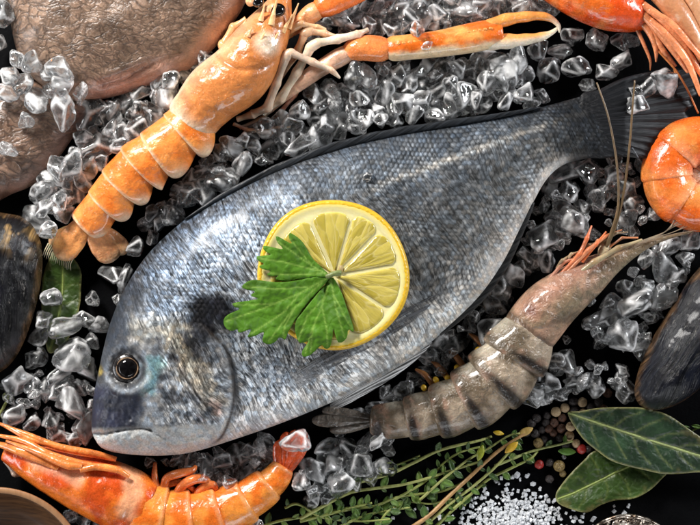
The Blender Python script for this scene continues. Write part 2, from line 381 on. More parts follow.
# lemon
def rindmat():
    m = M('lemon_rind'); co = m.coord(); v = m.vor(co, .28)
    m.set(color=m.mix(m.noise(co, .08, 3), (.72, .40, .015), (.88, .58, .05)), rough=.33, sss=.15, ssss=3*S, coat=.25); m.bump(v, .5, 1.4); return m.m
MAT['rind'] = rindmat()
def pithmat():
    m = M('lemon_pith'); co = m.coord(); n = m.noise(co, .25, 5, .7)
    m.set(color=m.mix(m.ramp(n, [(.4, 0), (.75, .5)]), m.attr('Col'), (.84, .70, .22)), rough=.42, sss=.3, ssss=3*S, sssr=(1, .8, .3), coat=.35); m.bump(n, .35, 1); return m.m
MAT['pith'] = pithmat()
def fleshmat():
    m = M('lemon_flesh'); uv = m.coord((1, 1, 1), 'puv')
    mp = m.n('ShaderNodeMapping'); m.link(uv, mp.inputs[0]); mp.inputs['Scale'].default_value = (.038, .17, 1)
    wv = m.noise(mp.outputs[0], .8, 2, out=1); x = m.n('ShaderNodeVectorMath', operation='MULTIPLY_ADD'); m.link(wv, x.inputs[0]); x.inputs[1].default_value = (.7, .9, 0); m.link(mp.outputs[0], x.inputs[2])
    d = m.vor(x.outputs[0], 1, 'DISTANCE_TO_EDGE'); c2 = m.vor(x.outputs[0], 1, 'F1', 1, 'Color'); sep = m.n('ShaderNodeSeparateColor'); m.link(c2, sep.inputs[0])
    line = m.ramp(d, [(0.0, 1), (.10, 0)])
    c = m.mix(sep.outputs[0], (.44, .345, .045), (.66, .54, .13)); c = m.mix(m.math('MULTIPLY', line, m.math('MULTIPLY_ADD', sep.outputs[1], .5, .0)), c, (.80, .70, .34))
    m.set(color=c, rough=.16, sss=.5, ssss=5*S, sssr=(1, .8, .2), coat=.7, coatr=.08)
    m.bump(m.ramp(d, [(0, 0), (.3, 1)]), .35, 1.5); m.bump(m.noise(uv, .4, 3), .25, 1); return m.m
MAT['flesh'] = fleshmat()
# leaves
def leafmat(name, rough=.32, bs=.25, bd=1.5, coat=.3, bk=.5):
    m = M(name); co = m.coord(); n = m.noise(co, .05, 4, .6); n2 = m.noise(co, bs, 4, .65)
    c = m.mix(1, m.attr('Col'), m.math('MULTIPLY', m.math('MULTIPLY_ADD', n, .8, .6), m.math('MULTIPLY_ADD', n2, .5, .75)), 'MULTIPLY')
    ve = m.ramp(m.vor(co, .13, 'DISTANCE_TO_EDGE'), [(0, 0), (.3, 1)]); m.bump(ve, .35, 1.2); c = m.mix(1, c, m.math('MULTIPLY_ADD', ve, -.10, 1.08), 'MULTIPLY')
    m.set(color=c, rough=m.math('MULTIPLY_ADD', n2, .25, rough-.1), coat=coat, coatr=.2, sss=.1, ssss=2*S, sssr=(.5, 1, .2)); m.bump(n2, bk, bd); m.bump(m.noise(co, .09, 2), bk, 3.5); return m.m
MAT['parsley'] = leafmat('parsley_leaf', .58, .3, .8, 0, .16); MAT['parsley'].node_tree.nodes['Principled BSDF'].inputs['Specular IOR Level'].default_value = .25; MAT['parsley'].node_tree.nodes['Principled BSDF'].inputs['Subsurface Weight'].default_value = 0; MAT['bay'] = leafmat('bay_leaf', .42, .3, 1.0, .2); MAT['thyme'] = leafmat('thyme_leaf', .42, .5, 1.0)
MAT['stem'] = leafmat('herb_stem', .45, .6, .8)
# mussel
def musselmat():
    m = M('mussel_shell'); uv = m.coord((1, 1, 1), 'puv'); co = m.coord()
    mp = m.n('ShaderNodeMapping'); m.link(uv, mp.inputs[0]); mp.inputs['Scale'].default_value = (.26, .012, 1)
    g = m.noise(mp.outputs[0], 1, 3, .6, .15); n = m.noise(co, .30, 5, .75)
    mp2 = m.n('ShaderNodeMapping'); m.link(uv, mp2.inputs[0]); mp2.inputs['Scale'].default_value = (.16, .035, 1); fl = m.noise(mp2.outputs[0], 1, 5, .75, .6)
    c = m.mix(1, m.attr('Col'), m.ramp(g, [(.38, .4), (.66, 2.2)]), 'MULTIPLY')
    c = m.mix(m.math('MULTIPLY', m.ramp(fl, [(.58, 0), (.63, 1)]), m.ramp(n, [(.46, 0), (.62, .8)])), c, (.24, .22, .20))
    m.set(color=c, rough=m.math('MULTIPLY_ADD', n, .30, .02), spec=.45, coat=.08, coatr=.1); m.bump(g, .9, 3); m.bump(fl, .5, 4); m.bump(n, .3, 1.4); return m.m
MAT['mussel'] = musselmat()
# wood, metal, slate
def woodmat():
    m = M('bowl_wood'); co = m.coord((.02, .30, .05), rot=(0, 0, .35)); n = m.noise(co, 1, 5, .65, 1.2)
    m.set(color=m.mix(m.ramp(n, [(.3, 0), (.7, 1)]), (.03, .012, .005), (.15, .068, .026)), rough=.45, coat=.15); m.bump(n, .35, 1); return m.m
MAT['wood'] = woodmat()
def rimwood():
    m = M('bowl_rim_wood'); co = m.coord(); n = m.noise(m.coord((.30, .03, .1), rot=(0, 0, .5)), 1, 4, .6, .5)
    m.set(color=m.mix(n, (.26, .12, .05), (.50, .27, .13)), rough=.5); m.bump(n, .35, 1); return m.m
MAT['woodrim'] = rimwood()
def metalmat():
    m = M('old_silver'); co = m.coord(); n = m.noise(co, .16, 4, .6); v = m.vor(co, .09, 'SMOOTH_F1')
    m.set(color=m.mix(m.ramp(n, [(.42, 0), (.6, 1)]), (.10, .07, .05), (.62, .54, .46)), metal=.9, rough=.3); m.bump(v, .9, 6); m.bump(n, .5, 2); return m.m
MAT['silver'] = metalmat()
def slate():
    m = M('black_slate'); co = m.coord(); n = m.noise(co, .02, 6, .65); n2 = m.noise(co, .4, 5, .7)
    m.set(color=m.mix(n, (.0008, .0008, .001), (.004, .0042, .005)), rough=m.math('MULTIPLY_ADD', n, .3, .45), spec=.05); m.bump(n, .35, 5); m.bump(n2, .35, 1); return m.m
MAT['slate'] = slate()
def saltmat():
    m = M('salt'); co = m.coord(); m.set(color=(.95, .97, 1), trans=.3, rough=.2, ior=1.5); m.bump(m.noise(co, .5, 3), .5, 1); return m.m
MAT['salt'] = saltmat()
def pepper(name, a, b, bs=.45, bd=2.2, rough=.45):
    m = M(name); co = m.coord(); n = m.noise(co, bs, 4, .65, 1); m.set(color=m.mix(m.ramp(n, [(.35, 0), (.65, 1)]), a, b), rough=rough, coat=.15); m.bump(n, .9, bd); return m.m
MAT['pep_tan'] = pepper('pale_peppercorn', (.42, .27, .13), (.70, .53, .32), .3, 1.2)
MAT['pep_black'] = pepper('black_peppercorn', (.008, .006, .006), (.05, .035, .03))
MAT['pep_brown'] = pepper('brown_peppercorn', (.05, .022, .012), (.20, .085, .045))
MAT['pep_red'] = pepper('red_peppercorn', (.25, .012, .01), (.48, .04, .03), .25, 1.5, .3)
MAT['pep_olive'] = pepper('olive_peppercorn', (.12, .075, .02), (.42, .29, .10))
# ------------------------------------------------------------------ table
fr0 = Frame(350, 262.5, 0)
def table():
    V = A([(350+a*2500, 262.5+b*2500, z) for z in (0, -40) for a, b in ((-1, -1), (1, -1), (1, 1), (-1, 1))])
    F = [(0, 1, 2, 3), (4, 5, 6, 7), (0, 1, 5, 4), (1, 2, 6, 5), (2, 3, 7, 6), (3, 0, 4, 7)]
    tag(mesh_obj('table', fr0, V, F, MAT['slate'], smooth=False), kind='structure')
table()

# ------------------------------------------------------------------ flatfish (upper left)
t = Thing('flatfish', 'large brown flatfish with wrinkled leathery skin filling the upper left corner', 'fish', 110, 40, 45)
OUTR = [(8, -60), (6, 8), (11, 42), (20, 66), (40, 84), (70, 99), (100, 97), (130, 89), (165, 77), (192, 64), (214, 44), (232, 20), (246, -6), (262, -60)]
def rtop(P, d): return 22+34*dome(d, 75, .55)+2.0*fbm(P[:, 0]*.04, P[:, 1]*.04, 2)*dome(d, 12)+2.6*g(dist_poly(P, [(100, 78), (122, 70), (144, 60)]), 4)-2.0*g(dist_poly(P, [(98, 84), (122, 77), (150, 65), (180, 52)]), 3)
def rcol(V, d, top):
    x, y = V[:, 0], V[:, 1]; rim = 1-sstep(5, 26, d+4*fbm(x*.04, y*.04)); rim *= sstep(60, 110, x)
    c = np.tile(A([.30, .195, .135]), (len(V), 1)); dk = sstep(-.1, .6, fbm(x*.018+3, y*.02))
    c = c*(1-.45*dk[:, None]); return c*(1-rim[:, None])+A([.46, .25, .185])*rim[:, None]
t.part('body', sheet(OUTR, 3.2, rtop, lambda P, d: 20-14*dome(d, 60), smooth_n=150), MAT['ray'], cols=rcol, extra=lambda V, d: 1-(1-sstep(8, 26, d+5*fbm(V[:, 0]*.04, V[:, 1]*.04)))*sstep(60, 110, V[:, 0]))
OUTF = [(-60, 92), (-5, 84), (20, 78), (45, 82), (70, 95), (84, 104), (86, 114), (72, 130), (58, 150), (44, 168), (26, 184), (8, 192), (-60, 215)]
def ftop(P, d): return 12+24*dome(d, 40, .6)+1.5*fbm(P[:, 0]*.07, P[:, 1]*.07)*dome(d, 10)
def fcol(V, d, top):
    x, y = V[:, 0], V[:, 1]; rim = (1-sstep(2, 20, d))*sstep(90, 120, y+.3*x)
    c = np.tile(A([.21, .13, .09]), (len(V), 1)); return c*(1-rim[:, None])+A([.36, .20, .15])*rim[:, None]
t.part('fin', sheet(OUTF, 3.0, ftop, lambda P, d: 10-6*dome(d, 40), smooth_n=120), MAT['ray'], cols=fcol, extra=lambda V, d: sstep(-2, 14, d+4*fbm(V[:, 0]*.05, V[:, 1]*.05)))

# ------------------------------------------------------------------ sea bream
EX, EY = .857, -.515
def to_uv(x, y): return (x-91)*EX+(y-432)*EY, (x-91)*EY-(y-432)*EX
def to_xy(u, v): return 91+u*EX+v*EY, 432+u*EY-v*EX
TOPP = A([(91, 436), (91, 424), (91.5, 410), (93, 395), (97, 376), (102, 352), (110, 322), (125, 287), (150, 251), (185, 219), (220, 196), (260, 175), (300, 158), (350, 142), (400, 131), (450, 123), (500, 115), (540, 107), (570, 99), (598, 91), (622, 82)])
BOTP = A([(91, 438), (96, 445), (110, 452), (135, 455.5), (165, 456), (195, 452), (240, 438), (280, 424), (315, 410), (350, 394), (400, 366), (440, 335), (478, 299), (502, 266), (520, 231), (534, 202), (546, 181), (560, 167), (578, 160), (612, 156), (645, 158)])
tu, tv = to_uv(*cr(TOPP, 300).T); bu, bv = to_uv(*cr(BOTP, 300).T)
tu = np.maximum.accumulate(tu+np.arange(300)*1e-6); bu = np.maximum.accumulate(bu+np.arange(300)*1e-6)
U0, U1 = 0.0, 612.0
HU = A([(-5, 3), (0, 7), (6, 12), (20, 20), (50, 29), (100, 37), (180, 43), (260, 42), (350, 36), (450, 26), (530, 16), (570, 10), (592, 5), (612, .8)])
ZM = 46.0
def fvt(u): return np.interp(u, tu, tv)
def fvb(u): return np.interp(u, bu, bv)
_hc = cr(HU, 200)
def fh(u): return np.interp(u, _hc[:, 0], _hc[:, 1])
def fprof(s): return np.clip(1-abs(s)**2.3, 0, 1)**.62
def fish_z(x, y):
    u, v = to_uv(A(x), A(y)); u = np.clip(u, U0, U1); a, b = fvt(u), fvb(u); s = np.clip((v-(a+b)/2)/((a-b)/2), -1, 1)
    return ZM+fh(u)*fprof(s)
OP = cr(A([(204, 322), (217, 335), (228.5, 348), (234, 368), (236, 392), (232, 414), (222, 436), (208, 448)]), 60)
PRE = cr(A([(176, 352), (183, 368), (196, 388), (210, 408), (214, 420)]), 40)
MOU = cr(A([(88, 434), (105, 433), (123, 429), (140, 427), (152, 428)]), 40)
LOW = cr(A([(152, 428), (160, 434), (180, 440), (203, 434)]), 30)
def fish_body():
    nu, nr = 430, 220
    u = U0+(U1-U0)*np.linspace(0, 1, nu)**1.12; th = np.linspace(0, 2*np.pi, nr, endpoint=False)
    a, b = fvt(u), fvb(u); c, hw, h = (a+b)/2, (a-b)/2, fh(u)
    s = np.cos(th); z = np.sign(np.sin(th))*fprof(s)
    v = c[:, None]+hw[:, None]*s; Z = ZM+h[:, None]*z; Uu = np.broadcast_to(u[:, None], v.shape)
    x, y = to_xy(Uu, v); top = np.broadcast_to(np.sin(th) > 0, x.shape); ss = np.broadcast_to(s, x.shape)
    X, Y = x.ravel(), y.ravel(); P = np.stack([X, Y], 1); tp = top.ravel()
    w = np.clip(fprof(ss.ravel()), 0, 1)*tp
    opx = np.interp(Y, OP[:, 1], OP[:, 0], left=150, right=150); yw = sstep(318, 335, Y)*(1-sstep(436, 450, Y))
    d = dist_poly(P, OP); left = (X < opx)
    dz = yw*np.where(left, 3.4*np.exp(-d/14), -3.4*np.exp(-d/5))
    dz -= 2.4*g(dist_poly(P, PRE), 2.2)
    dz += 1.4*g(dist_poly(P, PRE+A([-6, 2])), 5)
    dz -= 2.2*g(dist_poly(P, MOU), 1.8); dz += 1.8*g(dist_poly(P, MOU+A([0, -6])), 4.5)+1.5*g(dist_poly(P, MOU+A([2, 7])), 5)
    dz -= 1.3*g(dist_poly(P, LOW), 2.0)
    er = np.hypot(X-130, Y-367); dz += 3.2*g(er-23, 5)-5.5*g(er, 15); dz -= 2.5*g(np.hypot(X-110, Y-384), 2.4)
    dz -= 1.5*g(np.hypot(X-112, Y-378), 3)
    head = 1-sstep(-14, 6, X-opx)*yw; head *= 1-sstep(215, 260, to_uv(X, Y)[0]); hu = to_uv(X, Y)[0]; head = np.where(hu < 150, np.maximum(head*yw, 1-sstep(70, 150, hu+22*fbm(X*.03, Y*.03))), head*yw)
    dz += head*(1.1*fbm(X*.09, Y*.09, 4)+.8*fbm(X*.3, Y*.3, 2))
    dz += (1-head)*.9*fbm(X*.03, Y*.03, 3)
    Zf = Z.ravel()+dz*w**.5
    V = np.column_stack([X, Y, Zf]); F = [(i*nr+j, i*nr+(j+1) % nr, (i+1)*nr+(j+1) % nr, (i+1)*nr+j) for i in range(nu-1) for j in range(nr)]
    F.append(tuple(range(nr))); F.append(tuple(range((nu-1)*nr, nu*nr)))
    # pigment
    U, Vv = to_uv(X, Y); sv = ss.ravel()
    wob = sv+.10*fbm(X*.02, Y*.02)
    ks = A([-1.1, -.85, -.6, -.2, .2, .55, .8, .95, 1.1])
    kc = A([(.66, .65, .62), (.62, .62, .61), (.50, .51, .52), (.36, .38, .40), (.33, .36, .40), (.25, .29, .345), (.14, .17, .215), (.10, .12, .15), (.05, .06, .07)])
    col = np.stack([np.interp(wob, ks, kc[:, i]) for i in range(3)], 1)
    tl = sstep(170, 330, U+25*fbm(X*.02, Y*.02)); col *= (1-.5*tl*sstep(-.95, -.5, sv))[:, None]; col = col*(1-tl[:, None])+col*A([1.03, .99, .93])*tl[:, None]
    stripe = .5+.5*np.sin(Vv*.62+2*fbm(X*.02, Y*.02)); col *= (1-.38*stripe*sstep(250, 380, U)*sstep(-.9, -.6, sv)*(1-sstep(.75, .95, sv)))[:, None]
    ll = g(Vv-(fvt(U)*.62+fvb(U)*.10)*1.0, 3)*sstep(330, 430, U); col = col*(1-.6*ll[:, None])+A([.55, .52, .47])*.6*ll[:, None]
    def blend(m, c, k=1.0):
        nonlocal col
        m = np.clip(m*k, 0, 1)[:, None]; col = col*(1-m)+A(c)*m
    n1, n2 = fbm(X*.05, Y*.05, 4), fbm(X*.16+9, Y*.16, 3)
    blend(head*np.ones_like(X), (.42, .43, .44), .85)
    blend(head*sstep(370, 330, Y)*(1-sstep(150, 190, X)), (.045, .052, .065), .9); blend(sstep(.0, .35, head)*sstep(34, 8, dist_poly(P, TOPP)+9*n1)*sstep(400, 380, Y), (.04, .046, .058), .85)   # forehead
    blend(head*sstep(-.2, .5, n2)*sstep(150, 165, X), (.05, .052, .06), .85)             # dark mottling on the cheek
    blend(sstep(30, 6, np.hypot((X-210), (Y-322)*1.15)+13*n1+5*n2)*1.0, (.010, .010, .013), 1)  # black blotch behind the head
    blend(sstep(28, 6, np.hypot((X-226)/1.0, (Y-316)/1.0)+10*n1+5*n2), (.010, .010, .013), 1)
    blend(sstep(24, 6, np.hypot((X-194)/1.1, (Y-345)/1.5)+9*n2), (.03, .03, .035), .9)
    blend(sstep(18, 4, dist_poly(P, [(142, 330), (160, 324), (176, 332)])+6*n2), (.48, .45, .38), .6)   # pale gold brow
    blend(sstep(12, 3, dist_poly(P, [(176, 335), (190, 360), (204, 376), (212, 384)])+7*n2), (.46, .38, .26), .5)
    blend(sstep(14, 3, dist_poly(P, [(190, 372), (208, 398), (222, 402)])+8*n2), (.58, .50, .38), .5)
    blend(sstep(10, 2, np.hypot(X-219, Y-405)+5*n2), (.42, .26, .22), .7)
    blend(sstep(13, 4, dist_poly(P, [(154, 372), (150, 384), (158, 362)])+5*n2), (.18, .40, .42), .7)   # teal below the eye
    blend(sstep(8, 2, np.hypot((X-101)*1.0, (Y-370)*1.2)+3*n2), (.55, .42, .10), .85)
    sn = sstep(380, 392, Y+.12*X-12)*sstep(436, 428, Y)*sstep(156, 140, X+5*n1)
    blend(sn, (.010, .012, .024), .98); blend(sn*sstep(-.1, .5, n1)*sstep(132, 115, X), (.04, .042, .075), .7)
    jaw = sstep(426, 432, Y+.06*(X-91))*sstep(250, 200, X); blend(jaw, (.50, .49, .46), .85)
    blend(sstep(30, 10, np.hypot((X-265)/1.1, (Y-372)/1.2)+8*n1), (.50, .53, .57), .8)   # pale patch at the fin root
    blend(g(dist_poly(P, OP), 1.9)*yw, (.03, .022, .018), .95); blend(g(dist_poly(P, PRE), 1.6), (.08, .07, .07), .7); blend(g(dist_poly(P, MOU), 1.6), (.05, .04, .04), .8)
    blend(g(er-16.5, 4.5), (.018, .018, .02), .95); blend(g(np.hypot(X-110, (Y-384)*1.3), 2.4), (.01, .01, .012), .95); blend(g(er-23, 2.5)*sstep(360, 378, Y), (.5, .52, .54), .7)
    pd = sstep(515, 575, U+14*n1); blend(pd, (.016, .018, .021), .95)
    sc = np.clip(1-head*.75, 0, 1)*(1-sn)*(1-jaw*.9)
    sc = np.maximum(sc, head*.8*sstep(150, 172, X)*(1-jaw)); sc = sc*(.25+.75*sstep(-1.0, -.72, wob))*(1-.9*g(dist_poly(P, OP), 4)*yw)
    return (V, F), col, np.stack([U, Vv], 1), sc
fish = Thing('sea_bream', 'whole silver grey sea bream lying diagonally on ice under a lemon slice', 'fish', 330, 280, 52)
G, fcols, fuv, fsc = fish_body()
fish.part('body', G, MAT['fish'], cols=lambda V: fcols, uv=fuv, extra=fsc)
def fin(name, outline, top, thick, colour, uvf, sp=2.5, sm=0, m='fin', af=None):
    G = sheet(outline, sp, top, thick=thick, smooth_n=sm); fish.part(name, G, MAT[m], extra=af(G[0]) if af else None, cols=colour if callable(colour) else A(colour), uv=uvf(G[0]))
def uv_axis(V): return np.stack(to_uv(V[:, 0], V[:, 1]), 1)
def uv_fan(cx, cy, k=120):
    return lambda V: np.stack([np.hypot(V[:, 0]-cx, V[:, 1]-cy), np.arctan2(V[:, 1]-cy, V[:, 0]-cx)*k], 1)
edge = cr(TOPP[9:18], 70); tn = np.gradient(edge, axis=0); tn /= np.linalg.norm(tn, axis=1)[:, None]; no = np.stack([tn[:, 1], -tn[:, 0]], 1)
q = np.linspace(0, 1, 70); wd = (3.6*np.sin(np.pi*np.clip(q, 0, 1)**1.2)**.8*(1+.25*vnoise(q*22, q*0)))[:, None]; wi = (.6+4*np.sin(np.pi*q)**.5)[:, None]
fin('dorsal_fin', np.vstack([edge+no*(wd+.3), (edge-no*wi)[::-1]]), lambda P, d: ZM+9+.8*dome(d, 3), 6, (.012, .014, .017), uv_axis, 2.0)
edge = cr(BOTP[11:16], 50); tn = np.gradient(edge, axis=0); tn /= np.linalg.norm(tn, axis=1)[:, None]; no = np.stack([-tn[:, 1], tn[:, 0]], 1)
q = np.linspace(0, 1, 50); wd = (1.5+4.5*np.sin(np.pi*q)**.8)[:, None]
fin('anal_fin', np.vstack([edge+no*wd, (edge-no*4)[::-1]]), lambda P, d: ZM+2+dome(d, 3), 4, (.02, .02, .02), uv_axis, 2.0)
TAIL = [(580, 98), (600, 89), (620, 79), (645, 72), (675, 67), (712, 66), (706, 80), (699, 86), (702, 92), (694, 98), (697, 104), (690, 110), (694, 117), (691, 123), (698, 129), (697, 136), (705, 143), (704, 150), (712, 160), (680, 162), (650, 158), (620, 156), (598, 158), (580, 150)]
fin('tail_fin', TAIL, lambda P, d: np.interp(P[:, 0], [580, 600, 625, 660, 700], [48.5, 49, 48.5, 38, 28])+1.5*dome(d, 5)+.8*np.sin(np.arctan2(P[:, 1]-124, P[:, 0]-540)*90), 4, (.008, .0085, .010), uv_fan(540, 124, 200), 2.2, 160)
PEC = [(286, 378), (302, 366), (330, 349), (365, 331), (400, 311), (432, 295), (437, 297), (425, 311), (395, 332), (362, 351), (330, 368), (304, 384), (290, 388)]
fin('pectoral_fin', PEC, lambda P, d: fish_z(P[:, 0], P[:, 1])+.3+.7*dome(d, 5)+.5*np.sin(np.arctan2(P[:, 1]-392, P[:, 0]-262)*70), 1.2, lambda V, d, top: blendc((.42, .43, .45), (.07, .073, .08), sstep(284, 335, V[:, 0])), uv_fan(262, 392, 110), 2.2, 90, 'membrane', lambda V: sstep(280, 312, V[:, 0]))
fin('pelvic_fin', [(330, 404), (352, 390), (385, 374), (412, 356), (432, 342), (418, 358), (392, 378), (362, 396), (338, 408)], lambda P, d: np.maximum(fish_z(P[:, 0], P[:, 1]), 56)+1+.6*dome(d, 4), 1, (.60, .60, .60), uv_fan(300, 424, 140), 2.2, 70, 'membrane', lambda V: sstep(325, 360, V[:, 0]))
ez = float(fish_z(130, 367))-4
eye = fish.part('eye', ellipsoid(130, 367, ez, 16, 15.5, 6, 16, 40), plain('eye_ring', (.010, .008, .008), .12, 0, .5, .3, .3, .4))
pa = np.linspace(0, 2*np.pi, 41)
fish.part('iris', tube([(130+10.6*math.cos(a), 367+10.3*math.sin(a), ez+4.6+.5*math.sin(5*a), .55+.22*math.sin(3*a+1)) for a in pa], 120, 8), plain('gold_iris', (.32, .20, .12), .35, .4, var=.5), parent=eye)
fish.part('pupil', ellipsoid(130, 367, ez+2.6, 9.9, 9.6, 4.4, 14, 32), MAT['eye'], parent=eye)

# ------------------------------------------------------------------ lemon slice and parsley on the flank
LX, LY, LR = 333.5, 274.5, 75.5
e = 30; zx = float(fish_z(LX+e, LY)-fish_z(LX-e, LY))/(2*e)*.8; zy = float(fish_z(LX, LY+e)-fish_z(LX, LY-e))/(2*e)*.8; zc = float(fish_z(LX, LY))+2.0
def lplane(x, y): return zc+zx*(x-LX)+zy*(y-LY)
lem = Thing('lemon_slice', 'round slice of lemon with yellow rind lying on the silver flank', 'lemon slice', LX, LY, 92)
def onplane(G): V = G[0].copy(); V[:, 2] += lplane(V[:, 0], V[:, 1]); return (V,)+tuple(G[1:])
prof = [(68, 0), (73, .5), (75.3, 3), (75.6, 6), (75, 9.5), (73.6, 11.6), (72.2, 12), (68, 11.6)]
n = 120; G = lathe([(r, z) for r, z in prof], LX, LY, n); V = G[0]; r = np.hypot(V[:, 0]-LX, V[:, 1]-LY); a = np.arctan2(V[:, 1]-LY, V[:, 0]-LX)
k = 1+.012*np.sin(2*a+.6)+.008*np.sin(5*a); V[:, 0] = LX+(V[:, 0]-LX)*k; V[:, 1] = LY+(V[:, 1]-LY)*k
F = [f for f in G[1] if len(f) == 4]+[((len(prof)-1)*n+j, (len(prof)-1)*n+(j+1) % n, (j+1) % n, j) for j in range(n)]
lem.part('rind', onplane((V, F)), MAT['rind'])
ring = [(LX+72.4*(1+.012*math.sin(2*b+.6)+.008*math.sin(5*b))*math.cos(b), LY+72.4*(1+.012*math.sin(2*b+.6)+.008*math.sin(5*b))*math.sin(b)) for b in np.linspace(0, 2*np.pi, 140, endpoint=False)]
CX, CY = 335, 276
lem.part('pith', onplane(sheet(ring, 3, lambda P, d: 11.6+.5*dome(d, 4)-1.7*sstep(3.5, 8, d), lambda P, d: 1.0+0*d)), MAT['pith'], cols=lambda V, d, top: blendc((.86, .79, .44), (.84, .66, .13), sstep(7, 0, d)))
sp = [-73, -33, 10, 46, 74, 114, 152, 196, 240]; sp = [math.radians(-q) for q in sp]
for i in range(len(sp)):
    a0, a1 = sp[i], sp[(i+1) % len(sp)]
    if a1 > a0: a1 -= 2*math.pi
    am = (a0+a1)/2; hw = abs(a1-a0)/2; pts = []
    R = 64+rng.uniform(-1.5, 1); r0 = 3.5
    gap = 1.9
    for qq in np.linspace(-1, 1, 16):
        rr = R*(1-.10*abs(qq)**5); ang = am+qq*(hw-gap/R); pts.append((CX+rr*math.cos(ang), CY+rr*math.sin(ang)))
    for f in (.8, .6, .4, .2): pts.append((CX+(R*f)*math.cos(am+hw-gap/(R*f)), CY+(R*f)*math.sin(am+hw-gap/(R*f))))
    pts.append((CX+r0*math.cos(am), CY+r0*math.sin(am)))
    for f in (.2, .4, .6, .8): pts.append((CX+(R*f)*math.cos(am-hw+gap/(R*f)), CY+(R*f)*math.sin(am-hw+gap/(R*f))))
    G = sheet(pts, 1.6, lambda P, d: 11.4+.9*dome(d, 5)+.5*fbm(np.hypot(P[:, 0]-CX, P[:, 1]-CY)*.09, np.arctan2(P[:, 1]-CY, P[:, 0]-CX)*9, 2)*dome(d, 4), lambda P, d: 8+0*d, smooth_n=70)
    V = G[0]; lem.part('flesh_segment', onplane(G), MAT['flesh'], uv=np.stack([np.hypot(V[:, 0]-CX, V[:, 1]-CY)+i*97, np.arctan2(V[:, 1]-CY, V[:, 0]-CX)*45], 1))
for q in range(2):
    lem.part('seed', onplane(ellipsoid(CX+1+5*q, CY-3-q*4, 12.2, 4, 2.3, 2, 8, 14, .6+q)), plain('seed', (.42, .30, .13), .4, coat=.4))

K = .3236
def c8(L): return [(215+x*K, 190+y*K) for x, y in L]
LA = c8([(352, 266), (330, 240), (300, 210), (268, 158), (231, 132), (228, 148), (236, 166), (190, 142), (192, 162), (208, 182), (150, 172), (152, 188), (172, 200), (128, 205), (134, 220), (152, 228), (134, 236), (150, 246), (172, 250), (160, 262), (180, 268), (196, 264), (186, 276), (215, 282), (250, 278), (300, 270)])
LB = c8([(354, 268), (300, 270), (250, 280), (190, 285), (115, 278), (82, 298), (96, 308), (124, 314), (108, 326), (132, 336), (105, 342), (55, 350), (60, 362), (76, 368), (42, 384), (27, 400), (30, 422), (50, 436), (70, 430), (76, 442), (112, 430), (100, 454), (122, 452), (150, 440), (146, 468), (166, 478), (186, 470), (200, 455), (216, 464), (226, 440), (248, 402), (276, 362), (310, 322)])
LC = c8([(357, 270), (330, 304), (300, 340), (270, 378), (250, 405), (248, 440), (262, 474), (288, 468), (268, 500), (272, 516), (292, 512), (312, 496), (330, 480), (340, 492), (354, 488), (362, 462), (366, 430), (378, 468), (392, 472), (408, 456), (412, 432), (428, 440), (426, 418), (408, 365), (392, 320), (372, 280)])
VA = [c8(v) for v in ([(354, 266), (300, 235), (231, 150)], [(300, 235), (195, 160)], [(320, 250), (210, 222), (140, 212)], [(330, 258), (230, 262), (170, 258)])]
VB = [c8(v) for v in ([(354, 268), (260, 320), (150, 365), (35, 405)], [(300, 298), (190, 306), (90, 298)], [(190, 350), (120, 355), (60, 355)], [(330, 285), (240, 370), (165, 468)], [(262, 320), (210, 380), (110, 445)], [(250, 360), (215, 420), (210, 455)])]
VC = [c8(v) for v in ([(357, 270), (330, 360), (300, 430), (278, 505)], [(340, 330), (285, 390), (258, 460)], [(357, 270), (372, 360), (400, 455)], [(330, 360), (345, 430), (348, 485)], [(365, 320), (400, 390), (425, 430)], [(310, 405), (300, 440), (295, 500)])]
par = Thing('parsley_leaf', 'fresh green parsley leaf of three toothed leaflets lying on the lemon slice', 'parsley', 290, 295, 112)
def pz(P, d, off, cx, cy):
    base = np.maximum(lplane(P[:, 0], P[:, 1])+15, fish_z(P[:, 0], P[:, 1])+5)
    rr = np.hypot(P[:, 0]-336, P[:, 1]-274); return base+off+2.2*np.sin(rr*.11+off)+2.2*fbm(P[:, 0]*.06+off*3, P[:, 1]*.06)+.5*fbm(P[:, 0]*.25, P[:, 1]*.25)-.8*(1-dome(d, 5))
for L, VN, off in ((LA, VA, 1.0), (LB, VB, 1.7), (LC, VC, 2.5)):
    def top(P, d, VN=VN, off=off):
        vd = np.min([dist_poly(P, v) for v in VN], 0); return pz(P, d, off, 0, 0)+.7*(1-np.exp(-vd/4))
    def pc(V, d, top, VN=VN):
        vd = np.min([dist_poly(V, v) for v in VN], 0); m = (.55*g(vd, .7))[:, None]
        c = A([.064, .168, .008])*(1+.18*fbm(V[:, 0]*.06, V[:, 1]*.06, 3))[:, None]; return c*(1-m)+A([.30, .46, .09])*m
    Ls = [tuple(p) for p in cr(L, len(L)*3, True)]
    par.part('leaflet', sheet(Ls, 1.5, top, thick=.5), MAT['parsley'], cols=pc)
pzs = float(lplane(336, 274))
par.part('stem', tube([(326, 277, pzs+19, 2.2), (333, 274, pzs+20, 2.6), (339, 273, pzs+19, 3.0), (341, 273, pzs+18.5, 2.6)], 12, 10), MAT['stem'], cols=A([.16, .20, .06]))

